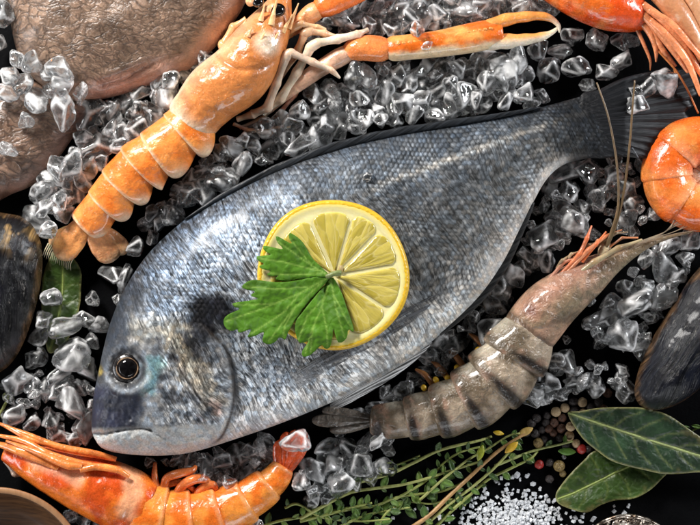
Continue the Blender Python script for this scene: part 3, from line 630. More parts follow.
# ------------------------------------------------------------------ crustaceans
def segments(thing, ctrl, bounds, m, colfn, side=0, flap=.25, name='tail_segment', nr=44, over=.10, rear=1.05, power=1.0, front=.93):
    D = cr(ctrl, 600); L = len(bounds)-1
    for i in range(L):
        t0, t1 = bounds[i], bounds[i+1]; t1b = min(1, t1+(t1-t0)*over); idx = np.linspace(t0, t1b, 26)*599
        C = np.stack([np.interp(idx, np.arange(600), D[:, j]) for j in range(5)], 1)
        def mod(T, TH, i=i):
            k = np.interp(T, [0, .12, .5, .85, .95, 1], [front, (1+front)/2, 1.0, rear, rear+.01, .96])
            k = k*(1+.012*np.sin(TH*7+i)*np.sin(T*6)); ka = k
            for sgn in ([side] if side in (1, -1) else [1, -1] if side == 2 else []):
                c = np.clip(sgn*np.cos(TH-.25*sgn), 0, 1)**3; tri = np.sin(np.pi*np.clip(T*.92+.02, 0, 1)**1.7)**.8; ka = ka*(1+flap*c*tri)
            return ka, k
        G = loft(C, 26, nr, mod=mod, power=power)
        thing.part(name, G, m, cols=lambda V, t, th, i=i: colfn(V, t, th, i))
def limb(thing, pts, m, col, name='leg', n=None, mm=10, bumps=None):
    J = A(pts)[1:-1, :3]
    if m is MAT['limb'] and name == 'leg' and len(pts) < 10:
        Q = []
        for a_, b_ in zip(pts[:-1], pts[1:]):
            Q.append(a_); a_, b_ = A(a_), A(b_)
            if np.linalg.norm(b_-a_) > 12:
                for f in (.18, .5, .82): q_ = a_*(1-f)+b_*f; q_[3] *= (.86, .76, .86)[int(f*3)]; Q.append(tuple(q_))
        pts = Q+[pts[-1]]; n = 8*len(pts)
    def cc(V, t, th):
        n = fbm(V[:, 0]*.09, V[:, 1]*.09+V[:, 2]*.05, 3); c = A(col)*(1+.30*n)[:, None]
        j = np.max([g(np.linalg.norm(V-q, axis=1), 4.0) for q in J], 0) if len(J) and m is MAT['limb'] and name == 'leg' and max(q[3] for q in pts) > 2.5 else np.zeros(len(V))
        return blendc(c, A(col)*A([.95, .62, .36]), .8*j)
    return thing.part(name, tube(pts, n or 12*len(pts), mm, bumps), m, cols=cc)

# langoustine
lg = Thing('langoustine', 'whole pale orange langoustine with long claws reaching along the ice above the bream', 'langoustine', 230, 90, 45)
CAR = [(188, 124, 40, 24, 22), (197, 113, 44, 27, 26), (215, 93, 48, 31, 30), (239, 75, 50, 32, 32), (255, 52, 49, 29, 30), (267, 32, 48, 24, 25), (276, 14, 47, 17, 18), (283, -5, 47, 9, 9), (289, -24, 47, 3, 3)]
GRV = cr(A([(217, 56), (232, 69), (250, 73), (268, 69), (274, 60)]), 40); GR2 = cr(A([(205, 92), (214, 104), (222, 115), (238, 117)]), 30)
def lgcar(V, t, th):
    x, y = V[:, 0], V[:, 1]; rs = sstep(.25, .95, np.cos(th))      # right lower flank is pale
    c = blendc((.66, .235, .065), (.72, .44, .24), rs*.85); c = c*(1-.25*sstep(0, .7, fbm(x*.09+7, y*.09, 4)))[:, None]
    n = fbm(x*.05, y*.05); c = blendc(c, (.72, .22, .055), sstep(0, .7, n)*.6*sstep(.3, .75, t)+.25*sstep(.55, .9, t))
    c = blendc(c, (.45, .16, .05), .55*g(dist_poly(V, GRV), 2.0)); c = blendc(c, (.88, .72, .52), .9*g(t-.03, .035))
    c = blendc(c, (.84, .70, .52), .8*sstep(17, 6, np.hypot(x-268, y-47)))
    return blendc(c, (.85, .66, .45), .8*g(np.cos(th)-.97, .10)*sstep(.6, .3, t))
Gc = loft(CAR, 90, 72, mod=lambda T, TH: np.interp(T, [0, .02, .06, .1, 1], [.92, 1.04, 1.03, .99, 1.0])); V = Gc[0]
V[:, 2] -= 2.2*g(dist_poly(V, GRV), 2.2)*(V[:, 2] > 45); V[:, 2] -= 1.4*g(dist_poly(V, GR2), 2.5)*(V[:, 2] > 45); V[:, 2] += .8*fbm(V[:, 0]*.12, V[:, 1]*.12, 3)
lg.part('carapace', Gc, MAT['langoustine'], cols=lgcar)
AB = [(198, 112, 42, 25, 23), (186, 128, 42, 25, 24), (170, 142, 42, 25, 24), (152, 155, 41, 24, 23), (137, 166, 39, 24, 22), (117, 187, 36, 22, 20), (100, 206, 33, 19, 17), (78, 226, 29, 14.5, 12), (64, 240, 26, 12, 9), (56, 251, 23, 9, 6)]
def lgab(V, t, th, i):
    c = blendc((.84, .20, .025), (.90, .33, .08), .5+.5*fbm(V[:, 0]*.09, V[:, 1]*.09)); c = blendc(c, (.88, .62, .40), sstep(.86, .97, t)*.75)
    c = blendc(c, (.93, .72, .52), sstep(.80, .98, np.cos(th-.15))*.85*sstep(.35, .75, t)); return blendc(c, (.62, .14, .02), .5*sstep(.12, 0, t))
segments(lg, AB, [.02, .13, .285, .40, .535, .66, .80], MAT['langoustine'], lgab, side=1, flap=.42, over=.16, rear=1.035, front=.95)
def fan(thing, base, tip, w, z0, z1, col, m, name='tail_fan', curve=0, thick=3, ridge=1.5, tipc=None):
    b, e = A(base), A(tip); d = e-b; Ln = np.linalg.norm(d); d /= Ln; nn = A([d[1], -d[0]])
    q = np.linspace(0, 1, 14); wv = w*np.interp(q, [0, .15, .5, .8, .93, 1], [.45, .7, 1, .98, .72, .3]); cen = b+np.outer(q*Ln, d)+np.outer(curve*np.sin(q*np.pi), nn)
    L = np.vstack([cen+nn*wv[:, None], (cen-nn*wv[:, None])[::-1]])
    def top(P, dd): s = np.clip((P-b)@d/Ln, 0, 1); off = abs((P-b)@nn); return z0+(z1-z0)*s+3*dome(dd, w*.8)+ridge*np.exp(-(off/(w*.22))**2)
    def cc(V, d, top):
        s = np.clip((V[:, :2]-b)@(A(tip)-b)/(Ln*Ln), 0, 1); c = np.tile(A(col), (len(V), 1))*(1+.25*fbm(V[:, 0]*.1, V[:, 1]*.1))[:, None]
        return blendc(c, tipc, sstep(.75, 1, s)*.8) if tipc is not None else c
    return thing.part(name, sheet(L, 2, top, thick=thick, smooth_n=60), m, cols=cc)
PALE = (.86, .55, .32)
fan(lg, (86, 218), (55, 258), 14, 30, 24, (.86, .36, .12), MAT['langoustine'], tipc=PALE)
fan(lg, (84, 226), (46, 244), 10, 27, 20, (.86, .42, .18), MAT['langoustine'], tipc=PALE)
fan(lg, (88, 228), (112, 260), 14, 28, 20, (.80, .36, .16), MAT['langoustine'], tipc=PALE)
fan(lg, (90, 224), (124, 252), 10, 26, 18, (.84, .40, .18), MAT['langoustine'], tipc=PALE)
for q in range(16):
    a = np.linspace(0, 1, 16)[q]; x0, y0 = 42+a*26, 246+a*14; lg.part('tail_bristle', tube([(x0+3, y0-3, 23, .7), (x0-1, y0+4, 21, .5), (x0-4+a*3, y0+10+2*random.random(), 18, .2)], 8, 5), MAT['limb'], cols=A([.85, .70, .48]))
for ex, ey, r in ((279, 13, 7.5), (259, 5, 6)):
    eo = lg.part('eye', ellipsoid(ex, ey, 68, r, r*.92, r*.9), MAT['eye'])
    lg.part('eye_stalk', tube([(ex-9, ey-1, 62, 5), (ex-4, ey-2, 67, 5.4), (ex-1, ey-2, 69, 4)], 12, 12), MAT['langoustine'], cols=A([.82, .46, .24]))
for a, b in (((272, 28, 70, 3.5), (279, 0, 76, .6)), ((283, 34, 62, 3.2), (293, 17, 66, .5)), ((289, 30, 56, 3.0), (299, 5, 60, .5)), ((262, 24, 70, 3), (266, 8, 74, .5)), ((262, 44, 74, 2.2), (266, 36, 78, .4)), ((250, 40, 76, 2.2), (254, 31, 79, .4)), ((274, 44, 68, 2.2), (280, 35, 71, .4)), ((240, 33, 58, 2.5), (247, 22, 60, .5))):
    limb(lg, [a, tuple((A(a)+A(b))/2*A([1, 1, 1, .9])), b], MAT['langoustine'], (.86, .50, .24), 'spine')
LIMB = (.80, .62, .47)
limb(lg, [(236, 118, 26, 3), (252, 113, 30, 5), (267, 107, 36, 5.5), (276, 84, 46, 5.2), (286, 58, 56, 5.5), (291, 54, 58, 4.6), (313, 63, 54, 4.2), (332, 71, 48, 3.2), (340, 78, 44, 1.2)], MAT['limb'], LIMB)
limb(lg, [(262, 112, 26, 3.5), (280, 98, 34, 5.4), (297, 72, 44, 5.4), (311, 48, 52, 5.4), (318, 44, 54, 5.0), (338, 40, 54, 5.2), (358, 35, 52, 4.6), (368, 30, 48, 2.4)], MAT['limb'], (.84, .68, .52))
limb(lg, [(280, 75, 30, 3.5), (297, 52, 42, 5.0), (305, 34, 50, 5.0), (311, 32, 51, 4.4), (325, 34, 50, 4.2), (338, 37, 46, 1.8)], MAT['limb'], (.80, .52, .33))
limb(lg, [(284, 40, 40, 3.5), (294, 28, 50, 4.4), (301, 25, 52, 4.2), (318, 28, 50, 3.2), (326, 30, 48, 1.5)], MAT['limb'], (.80, .50, .28))
limb(lg, [(262, 124, 18, 2), (278, 112, 22, 2.8), (294, 94, 26, 2.6), (304, 80, 26, 2)], MAT['limb'], (.68, .36, .26))
limb(lg, [(232, 122, 18, 2), (248, 129, 22, 2.8), (268, 128, 26, 2.6), (290, 124, 26, 1.2)], MAT['limb'], (.62, .44, .34))
limb(lg, [(238, 126, 16, 2), (258, 118, 20, 2.6), (272, 108, 24, 2.2)], MAT['limb'], (.7, .5, .38))
limb(lg, [(226, 54, 34, 4), (222, 44, 34, 5), (233, 26, 34, 5), (246, 18, 36, 3.4)], MAT['limb'], (.74, .42, .2))
def clawcol(V, t, th, lo=(.82, .60, .36), hi=(.80, .165, .015)):
    yy = V[:, 1]-np.interp(V[:, 0], [385, 430, 470, 500, 560], [50, 46, 41, 39, 30]); n = 3*fbm(V[:, 0]*.08, V[:, 1]*.1)
    c = blendc(hi, (.84, .38, .10), sstep(-.2, .6, fbm(V[:, 0]*.04, V[:, 1]*.08))); return blendc(c, lo, sstep(1, 6.5, yy+n))
limb(lg, [(268, 108, 22, 4), (286, 92, 30, 6.5), (304, 79, 36, 8), (322, 67, 40, 8.5), (338, 58, 42, 9.5), (352, 51, 44, 8.5)], MAT['langoustine'], (.84, .50, .34), 'arm', mm=20)
lg.part('arm', loft([(346, 53, 43, 8, 8), (354, 50, 45, 11.5, 11), (366, 48, 46, 13, 12), (380, 49, 45, 13, 12), (389, 49, 44, 10, 10)], 26, 24), MAT['red'], cols=A([.86, .26, .07]))
claw = lg.part('claw', loft([(386, 49, 43, 8, 8), (392, 48.5, 44, 12.5, 12), (410, 47, 45, 12.8, 13), (440, 43.5, 45, 13.5, 13), (470, 38, 44, 15, 13), (490, 34, 43, 14.5, 12), (502, 33, 42, 11, 9)], 60, 36), MAT['langoustine'], cols=clawcol)
lg.part('claw_finger', tube([(486, 29, 44, 8), (500, 21.5, 44, 6.8), (517, 17.5, 43, 5.8), (538, 15.5, 42, 4.6), (551, 18, 41, 3.6), (559, 25, 40, 2.2), (560, 32, 39, .7)], 50, 16, .06), MAT['langoustine'], parent=claw, cols=lambda V, t, th: blendc((.84, .34, .08), (.86, .74, .58), sstep(.7, .95, t)))
lg.part('claw_finger', tube([(488, 41, 42, 9), (505, 41, 42, 8), (522, 39.5, 41, 6.2), (540, 36.5, 40, 4.6), (552, 32, 39, 2.8), (561, 25, 38, .8)], 50, 16, .06), MAT['langoustine'], parent=claw, cols=lambda V, t, th: blendc((.84, .38, .10), (.87, .76, .60), np.maximum(sstep(.65, .95, t), sstep(.5, -.6, np.cos(th)))))
for q in range(18):
    a = q/17; x = 398+a*92; lg.part('claw_tooth', ellipsoid(x, np.interp(x, [398, 440, 470, 490], [37, 31.5, 25, 21.5])+8, np.interp(a, [0, 1], [56.5, 54.5]), 2.3, 1.6, 1.8, 6, 10), MAT['langoustine'], cols=A([.88, .36, .08]))
lg.part('arm', loft([(284, 34, 36, 6, 6), (298, 24, 40, 8, 8), (312, 13, 43, 10, 10), (320, 9, 43, 8.5, 8.5)], 24, 24), MAT['langoustine'], cols=A([.85, .38, .16]))
lg.part('claw', loft([(316, 11, 43, 8, 8), (324, 6, 44, 12, 11), (336, 0, 44, 13, 12), (362, -14, 43, 14, 12), (400, -36, 42, 12, 10)], 36, 28), MAT['red'], cols=A([.84, .20, .04]))

# red prawn, bottom left
p1 = Thing('red_prawn', 'deep orange prawn curled along the bottom edge below the head of the bream', 'prawn', 150, 490, 30)
CR1 = [(4, 452, 26, 9, 8), (20, 458, 27, 15, 14), (42, 467, 29, 21, 20), (70, 478, 30, 27, 25), (100, 489, 31, 32, 28), (126, 500, 31, 33, 28), (146, 510, 30, 30, 26)]
CG1 = cr(A([(148, 458), (132, 474), (136, 492), (130, 512), (118, 522)]), 40)
def r1car(V, t, th):
    x, y = V[:, 0], V[:, 1]; n = fbm(x*.05, y*.05)
    c = blendc((.84, .19, .02), (.68, .09, .012), sstep(-.2, .6, n)); c = blendc(c, (.86, .46, .26), .75*sstep(14, 4, dist_poly(V, [(128, 470), (136, 490), (130, 510)])+5*n))
    c = blendc(c, (.82, .48, .32), .6*sstep(12, 3, dist_poly(V, [(28, 452), (60, 470), (80, 476)])+5*n)); return blendc(c, (.62, .08, .02), .6*g(dist_poly(V, [(110, 462), (60, 452), (0, 432)]), 8))
Gc = loft(CR1, 70, 56); Gc[0][:, 2] += .9*fbm(Gc[0][:, 0]*.1, Gc[0][:, 1]*.1, 3)-1.5*g(dist_poly(Gc[0], CG1), 2.5)*(Gc[0][:, 2] > 30)
p1.part('carapace', Gc, MAT['red'], cols=r1car)
AB1 = [(136, 508, 30, 31, 27), (160, 517, 30, 30, 27), (186, 519, 30, 28, 26), (214, 514, 29, 25, 24), (240, 504, 28, 22, 21), (262, 490, 27, 18, 17), (276, 478, 26, 14, 13), (284, 466, 25, 10, 9)]
def r1ab(V, t, th, i):
    n = fbm(V[:, 0]*.06, V[:, 1]*.06); c = blendc((.84, .18, .018), (.88, .30, .05), sstep(-.3, .6, n)); c = blendc(c, (.90, .46, .22), .5*g(t-.9, .06)); return blendc(c, (.60, .09, .015), .6*sstep(.14, 0, t))
segments(p1, AB1, [0, .17, .34, .51, .68, .84, .98], MAT['red'], r1ab, side=2, flap=.07, over=.12, rear=1.05)
for bx, tx, ty, wd, z in ((280, 281, 440, 8, 30), (283, 287, 432, 7, 33), (285, 297, 430, 8, 36), (288, 307, 436, 7, 32)):
    fan(p1, (bx, 472), (tx, ty), wd, 27, z, (.70, .10, .025), MAT['red'], thick=2.5)
OR1 = (.86, .26, .06)
for L in ([(2, 424, 36, 1.2), (30, 434, 42, 3.0), (60, 445, 46, 3.6), (96, 452, 46, 3.6), (118, 458, 44, 2.6)], [(-5, 434, 36, 1.4), (26, 440, 44, 3.2), (52, 452, 52, 3.8), (84, 461, 54, 3.6), (112, 466, 54, 2.8)], [(8, 440, 40, 1.2), (40, 450, 52, 3.2), (70, 462, 58, 4.0), (86, 464, 58, 3.0)],
          [(84, 467, 58, 2.8), (100, 464, 58, 3.6), (120, 467, 57, 3.4), (132, 474, 54, 2)], [(0, 444, 34, 3), (20, 449, 42, 5), (42, 456, 47, 5.5), (62, 466, 52, 3)], [(-6, 421, 30, .8), (12, 428, 38, 2.4), (30, 437, 44, 2.6), (50, 443, 46, 2)]):
    limb(p1, L, MAT['red'], OR1, 'antenna')
for L in ([(155, 463, 28, 1.8), (155, 476, 34, 3.2), (158, 488, 36, 4.0), (164, 498, 34, 4)], [(164, 492, 34, 4), (167, 478, 38, 4.2), (178, 473, 40, 4.6), (192, 470, 36, 3.6), (196, 466, 32, 2)], [(176, 496, 34, 4.5), (184, 484, 38, 5), (196, 478, 40, 5), (207, 480, 36, 4), (206, 489, 32, 3)], [(194, 498, 32, 4), (202, 488, 36, 4.4), (213, 484, 36, 4), (216, 492, 32, 3), (219, 500, 28, 2)], [(162, 488, 32, 3), (176, 482, 34, 3.6), (190, 486, 34, 3.2), (198, 496, 30, 2)]):
    limb(p1, L, MAT['red'], (.78, .20, .05), 'swimmeret')
limb(p1, [(16, 466, 22, 4), (30, 474, 26, 5), (38, 482, 24, 3)], MAT['limb'], (.5, .40, .34)); limb(p1, [(4, 462, 20, 3), (14, 474, 24, 4), (34, 476, 22, 3)], MAT['limb'], (.45, .36, .30))

# red prawn head, top right
p2 = Thing('red_prawn', 'bright red prawn head with long feelers pointing down from the top right edge', 'prawn', 610, 10, 38)
CR2 = [(530, -40, 36, 20, 18), (556, -22, 38, 25, 24), (585, -8, 40, 29, 27), (612, 5, 40, 27, 25), (632, 14, 38, 20, 19), (646, 20, 36, 12, 11)]
def r2car(V, t, th): n = fbm(V[:, 0]*.05, V[:, 1]*.05); return blendc(blendc((.76, .085, .010), (.82, .16, .02), sstep(-.2, .5, n)), (.88, .40, .16), .35*sstep(.3, .8, fbm(V[:, 0]*.13, V[:, 1]*.13)))
Gc = loft(CR2, 60, 50); Gc[0][:, 2] += .8*fbm(Gc[0][:, 0]*.12, Gc[0][:, 1]*.12, 3); p2.part('carapace', Gc, MAT['red'], cols=r2car)
for L in ([(641, 6, 50, 4), (660, 22, 54, 4.4), (680, 46, 52, 4), (702, 78, 46, 3)], [(640, 14, 48, 4), (656, 32, 52, 4.5), (672, 52, 50, 4), (687, 73, 42, 1.4)], [(640, 22, 44, 3.4), (650, 36, 46, 3.6), (655, 50, 44, 2.6), (656, 62, 38, .8)], [(648, 22, 52, 3.6), (664, 38, 56, 4.2), (684, 62, 54, 3.6), (700, 96, 44, 2.2)], [(636, 28, 40, 2.2), (643, 44, 42, 2.0), (650, 60, 38, 1.4), (651, 70, 34, .6)], [(650, 30, 46, 3), (660, 48, 46, 3), (668, 58, 42, 2.6), (676, 66, 38, 1.2)], [(646, 12, 54, 3.2), (668, 26, 58, 3.6), (690, 50, 56, 3), (706, 66, 52, 2.4)]):
    limb(p2, L, MAT['red'], (.84, .30, .13), 'feeler')
for L in ([(656, 50, 44, 1.2), (674, 70, 44, 1.2), (686, 88, 40, 1.1), (699, 113, 34, .9)], [(672, 62, 40, 1), (677, 82, 36, .9), (676, 102, 30, .6)]): limb(p2, L, MAT['limb'], (.50, .17, .05), 'antenna')
p2.part('leg', loft([(650, -14, 44, 10, 9), (668, 4, 48, 12, 10), (684, 26, 48, 11, 9), (704, 60, 46, 8, 7)], 30, 22), MAT['limb'], cols=lambda V, t, th: blendc((.60, .26, .12), (.78, .58, .42), sstep(0, .6, fbm(V[:, 0]*.1, V[:, 1]*.1))))
p2.part('leg', loft([(684, -14, 40, 7, 7), (696, 12, 44, 9, 8), (712, 50, 44, 8, 7)], 24, 20), MAT['limb'], cols=A([.66, .34, .18]))

# cooked prawn tail curled at the right edge
p3 = Thing('cooked_prawn', 'peeled looking orange prawn tail curled in a tight round at the right edge', 'prawn', 690, 175, 36)
A3 = []
for k in range(14):
    a = math.radians(35+k*24); A3.append((702+34.5*math.cos(a), 174-33.5*math.sin(a), 34-.2*k, 24.5-.8*max(0, k-8), 25-1.2*max(0, k-8)))
def r3(V, t, th, i):
    n = fbm(V[:, 0]*.05, V[:, 1]*.05); rr = np.hypot(V[:, 0]-702, V[:, 1]-174); c = blendc((.84, .15, .018), (.90, .28, .06), sstep(-.3, .5, n)); c = blendc(c, (.90, .50, .28), .45*sstep(.5, .9, t)*sstep(60, 20, rr)); c = blendc(c, (.70, .10, .015), .65*sstep(.16, .0, t)); return blendc(c, (.88, .56, .38), .5*sstep(22, 6, rr))
segments(p3, A3, [0, .16, .32, .47, .62, .77, .92], MAT['cooked'], r3, side=2, flap=.05, over=.16, rear=1.03, front=.975)
for q in range(9):
    a = math.radians(90+q*22+rng.uniform(-6, 6)); c_, s_ = math.cos(a), math.sin(a); limb(p3, [(702+15*c_, 174-15*s_, 34, 3.2), (702+9*c_+2, 174-8*s_, 38, 3), (702+3*c_+3, 174-2*s_+2, 36, 1.4)], MAT['cooked'], (.88, .50, .34), 'swimmeret')
fan(p3, (718, 226), (752, 206), 12, 24, 26, (.84, .22, .05), MAT['cooked'])

# raw tiger prawn
p4 = Thing('tiger_prawn', 'raw grey striped tiger prawn with upright feelers curving below the belly of the bream', 'prawn', 500, 350, 36)
AB4 = [(529, 330, 36, 29, 27), (519, 348, 36, 31, 28), (505, 369, 36, 32, 28), (487, 387, 35, 31, 27), (464, 402, 34, 28, 25), (438, 412, 33, 24, 22), (412, 418, 31, 20, 18), (392, 421, 30, 17, 15), (376, 421, 28, 14, 11), (362, 420, 26, 10, 7)]
def r4(V, t, th, i):
    n = fbm(V[:, 0]*.06, V[:, 1]*.06, 3); n2 = fbm(V[:, 0]*.16, V[:, 1]*.16, 3)
    c = blendc((.155, .115, .075), (.42, .33, .24), sstep(-.35, .6, n)); c = blendc(c, (.48, .26, .18), .5*sstep(.1, .7, n2)*sstep(.3, .7, t))
    band = g(t-.80, .13+.04*n)*(.25+.75*sstep(-.6, .35, np.cos(th)+.25*n)); c = blendc(c, (.014, .010, .009), .96*np.clip(band*1.3, 0, 1))
    return blendc(c, (.66, .60, .48), .6*sstep(.55, .95, -np.cos(th))*sstep(.75, .4, t))
segments(p4, AB4, [0, .15, .31, .47, .62, .76, .93], MAT['grey'], r4, side=2, flap=.12, over=.14, rear=1.05)
CR4 = [(520, 344, 34, 24, 22), (531, 329, 36, 28, 26), (548, 308, 37, 27.5, 27), (568, 291, 38, 24, 24), (588, 277, 38, 20, 20), (608, 264, 38, 13.5, 13), (630, 252, 38, 7.5, 7), (652, 242.5, 38, 3.4, 3.4), (672, 236.5, 38, 1.6, 1.6), (692, 232, 38, .8, .8)]
def r4car(V, t, th):
    x, y = V[:, 0], V[:, 1]; n = fbm(x*.06, y*.06, 3); up = sstep(-.6, .7, np.cos(th)*-1)
    c = blendc((.27, .19, .12), (.46, .28, .19), sstep(-.3, .5, n)); c = blendc(c, (.10, .075, .05), .75*sstep(.15, .6, fbm(x*.035, y*.06+4, 3))); c = blendc(c, (.22, .16, .09), sstep(.45, .75, t)*.8); c = blendc(c, (.48, .22, .15), .6*sstep(.2, .8, np.cos(th)*-1 if False else np.cos(th))*0+.55*sstep(16, 4, dist_poly(V, [(528, 306), (556, 282), (590, 258)])+6*n))
    c = blendc(c, (.20, .17, .11), .6*g(dist_poly(V, [(560, 312), (590, 290), (640, 255)]), 5)); c = blendc(c, (.16, .07, .06), .7*sstep(9, 2, np.hypot((x-527), (y-309)*1.3)+4*n)); return blendc(c, (.07, .045, .03), .8*g(t-.085, .018))
Gc = loft(CR4, 90, 56); Gc[0][:, 2] += .9*fbm(Gc[0][:, 0]*.1, Gc[0][:, 1]*.1, 4); p4.part('carapace', Gc, MAT['grey'], cols=r4car)
for a, b, wd in (((372, 419), (322, 412), 6), ((372, 421), (312, 422), 7), ((374, 423), (330, 432), 6)): fan(p4, a, b, wd, 26, 18, (.16, .135, .11), MAT['grey'], thick=2.5)
for L in ([(604, 246, 50, 2.4), (609, 232, 56, 1.7), (615, 205, 60, 1.3), (613, 165, 64, 1.15), (604, 120, 70, 1.0), (592, 86, 74, .8)], [(603, 250, 50, 2.2), (612, 228, 56, 1.6), (620, 195, 60, 1.3), (625, 150, 66, 1.1), (627, 115, 72, 1.0), (629, 84, 76, .8)]): limb(p4, L, MAT['limb'], (.15, .10, .05), 'antenna', n=70, mm=8)
p4.part('antenna_base', ellipsoid(603, 250, 47, 6.5, 10, 6, 12, 18, .3), MAT['grey'], cols=A([.48, .38, .24]))
for L, c in (([(560, 274, 48, 2.4), (578, 254, 54, 3), (585, 238, 54, 2.4), (590, 226, 50, .9)], (.62, .20, .09)), ([(566, 272, 50, 2.2), (586, 250, 56, 2.6), (604, 236, 54, 1.8), (620, 230, 50, .7)], (.60, .24, .12)), ([(580, 262, 52, 2), (594, 244, 56, 2.0), (604, 232, 54, 1)], (.66, .17, .06)), ([(570, 278, 52, 3), (592, 262, 56, 3.6), (616, 248, 54, 3), (640, 240, 50, 1.4)], (.40, .32, .19)), ([(548, 280, 46, 2.2), (562, 262, 50, 2.6), (574, 258, 50, 1.5)], (.62, .30, .2)), ([(606, 248, 50, 1.6), (620, 238, 52, 1.6), (636, 238, 50, 1)], (.56, .22, .10))): limb(p4, L, MAT['limb'], c, 'leg')
for q in range(9): limb(p4, [(626+2*q, 250-1.2*q, 44, .55), (650+2*q, 240-q*1.2, 46, .42), (676, 233-q*2.0+random.uniform(-2, 2), 44, .36), (700+random.uniform(-8, 8), 226-q*3.2+random.uniform(-6, 10), 40, .2)], MAT['limb'], (.30, .22, .15), 'whisker')
for q in range(7): limb(p4, [(556+8*q, 268-4.5*q, 46, 1.5), (560+9*q, 260-4.5*q+random.uniform(-2, 2), 52, 1.7), (572+9*q, 254-4*q+random.uniform(-3, 3), 50, .5)], MAT['limb'], random.choice([(.50, .22, .12), (.42, .30, .18), (.36, .26, .15)]), 'leg')
for L in ([(438, 392, 22, 3), (426, 376, 24, 3), (416, 370, 20, 1.2)], [(452, 384, 22, 3), (440, 368, 24, 3), (432, 362, 20, 1)], [(468, 372, 24, 3), (456, 356, 26, 3), (450, 350, 22, 1)], [(488, 350, 26, 3), (478, 340, 28, 3), (470, 334, 24, 1)]): limb(p4, L, MAT['limb'], (.42, .17, .05), 'swimmeret')
for x, y in ((424, 388), (436, 380), (457, 368), (478, 350), (448, 378)): p4.part('yellow_spot', ellipsoid(x, y, 34, 3.6, 3.0, 2.6, 8, 12, random.random()*3), plain('prawn_yellow', (.72, .42, .02), .3, coat=.5, var=.3))

# ------------------------------------------------------------------ mussels
def mussel(label, outline, axis, hgt, col, ax, ay, gold=None):
    t = Thing('mussel', label, 'mussel', ax, ay, 25); a0, a1 = A(axis[0]), A(axis[1]); d = (a1-a0)/np.linalg.norm(a1-a0); nn = A([d[1], -d[0]])
    L = cr(outline, 120, True); R = max(20, dist_poly(L.mean(0)[None], L, True)[0]*1.25)
    for nm, sg in (('upper_shell', 1), ('lower_shell', -1)):
        G = sheet(L, 2.4, (lambda P, d: 24+1.35*hgt*dome(d, R, .55)+1.6*fbm(P[:, 0]*.05, P[:, 1]*.05)*dome(d, 8)) if sg > 0 else (lambda P, d: 22.5+0*d), (lambda P, d: 23.2+0*d) if sg > 0 else (lambda P, d: 21.5-.75*hgt*dome(d, R, .6)))
        V = G[0]; di = G[2]['d']
        def cc(V, d, top): n = fbm(V[:, 0]*.06, V[:, 1]*.06, 3); c = blendc(col, (.006, .006, .009), sstep(-.1, .5, n)); c = blendc(c, (.10, .055, .025), .8*sstep(3.5, .5, d+2.5*n)); return blendc(c, gold, .85*sstep(.0, .4, fbm(V[:, 0]*.09, V[:, 1]*.09, 3))*sstep(268, 235, V[:, 1])*(sstep(30, 10, dist_poly(V, [(20, 226), (36, 248)])))) if gold else c
        P = V[:, :2]-a0; al, ac = P@d, P@nn; t.part(nm, G, MAT['mussel'], cols=cc, uv=np.stack([ac*1.5+di*.35+4*vnoise(al*.04, ac*.05), al], 1))
    return t
mussel('dark mussel with a worn golden brown band at the left edge beside the bay leaf', [(-28, 214), (10, 214), (28, 221), (38, 236), (42, 255), (40, 285), (33, 315), (22, 345), (8, 366), (-14, 378), (-36, 372), (-50, 320), (-48, 250)], ((5, 215), (-5, 375)), 26, (.005, .005, .006), 10, 300, (.28, .17, .06))
mussel('blue black mussel at the right edge with pale streaks along its shell', [(742, 250), (716, 256), (696, 272), (678, 298), (660, 326), (645, 354), (636, 382), (636, 398), (644, 408), (660, 410), (682, 402), (704, 384), (728, 350), (746, 300)], ((740, 255), (640, 408)), 28, (.005, .006, .010), 680, 340)

# ------------------------------------------------------------------ bowls
b = Thing('wooden_bowl', 'brown wooden bowl cut off by the bottom left corner', 'bowl', -2, 578, 30)
b.part('bowl_wall', lathe([(50, 0), (70, 6), (86, 22), (92.5, 42), (92.3, 43.2), (91.5, 43.6)]+[(86.2, 43.6), (85.5, 43), (83, 36), (76, 22), (62, 10), (40, 6), (5, 5)], -2, 578, 140), MAT['wood'])
b.part('rim', lathe([(86.4, 43.2), (87, 44.4), (91.3, 44.4), (92.4, 43.4), (92, 42.2)], -2, 578, 140, True), MAT['woodrim'])
b = Thing('silver_bowl', 'tarnished silver dish with an embossed rim peeking in at the bottom right', 'dish', 627, 566, 20)
n = 160; G = lathe([(30, 0), (40, 3), (49, 14), (52.5, 24), (52.8, 26), (51.5, 27.4), (49.5, 27), (48.5, 24)], 627, 566, n, True); V = G[0]; a = np.arctan2(V[:, 1]-566, V[:, 0]-627)
b.part('rim', G, MAT['silver'])
n = 160; G = lathe([(50.2, 26), (47, 25.4), (44, 23.5), (40, 20), (34, 12), (24, 6), (4, 4)], 627, 566, n); V = G[0]; r = np.hypot(V[:, 0]-627, V[:, 1]-566); a = np.arctan2(V[:, 1]-566, V[:, 0]-627); V[:, 2] += 1.3*np.sin(a*34)*np.clip((r-34)/10, 0, 1)
b.part('bowl_lining', G, MAT['silver'])
for q in range(40):
    a = q/40*2*math.pi; b.part('embossed_bead', ellipsoid(627+45.5*math.cos(a), 566+45.5*math.sin(a), 25.4, 2.8, 1.7, 1.8, 8, 12, a+.7), MAT['silver'])

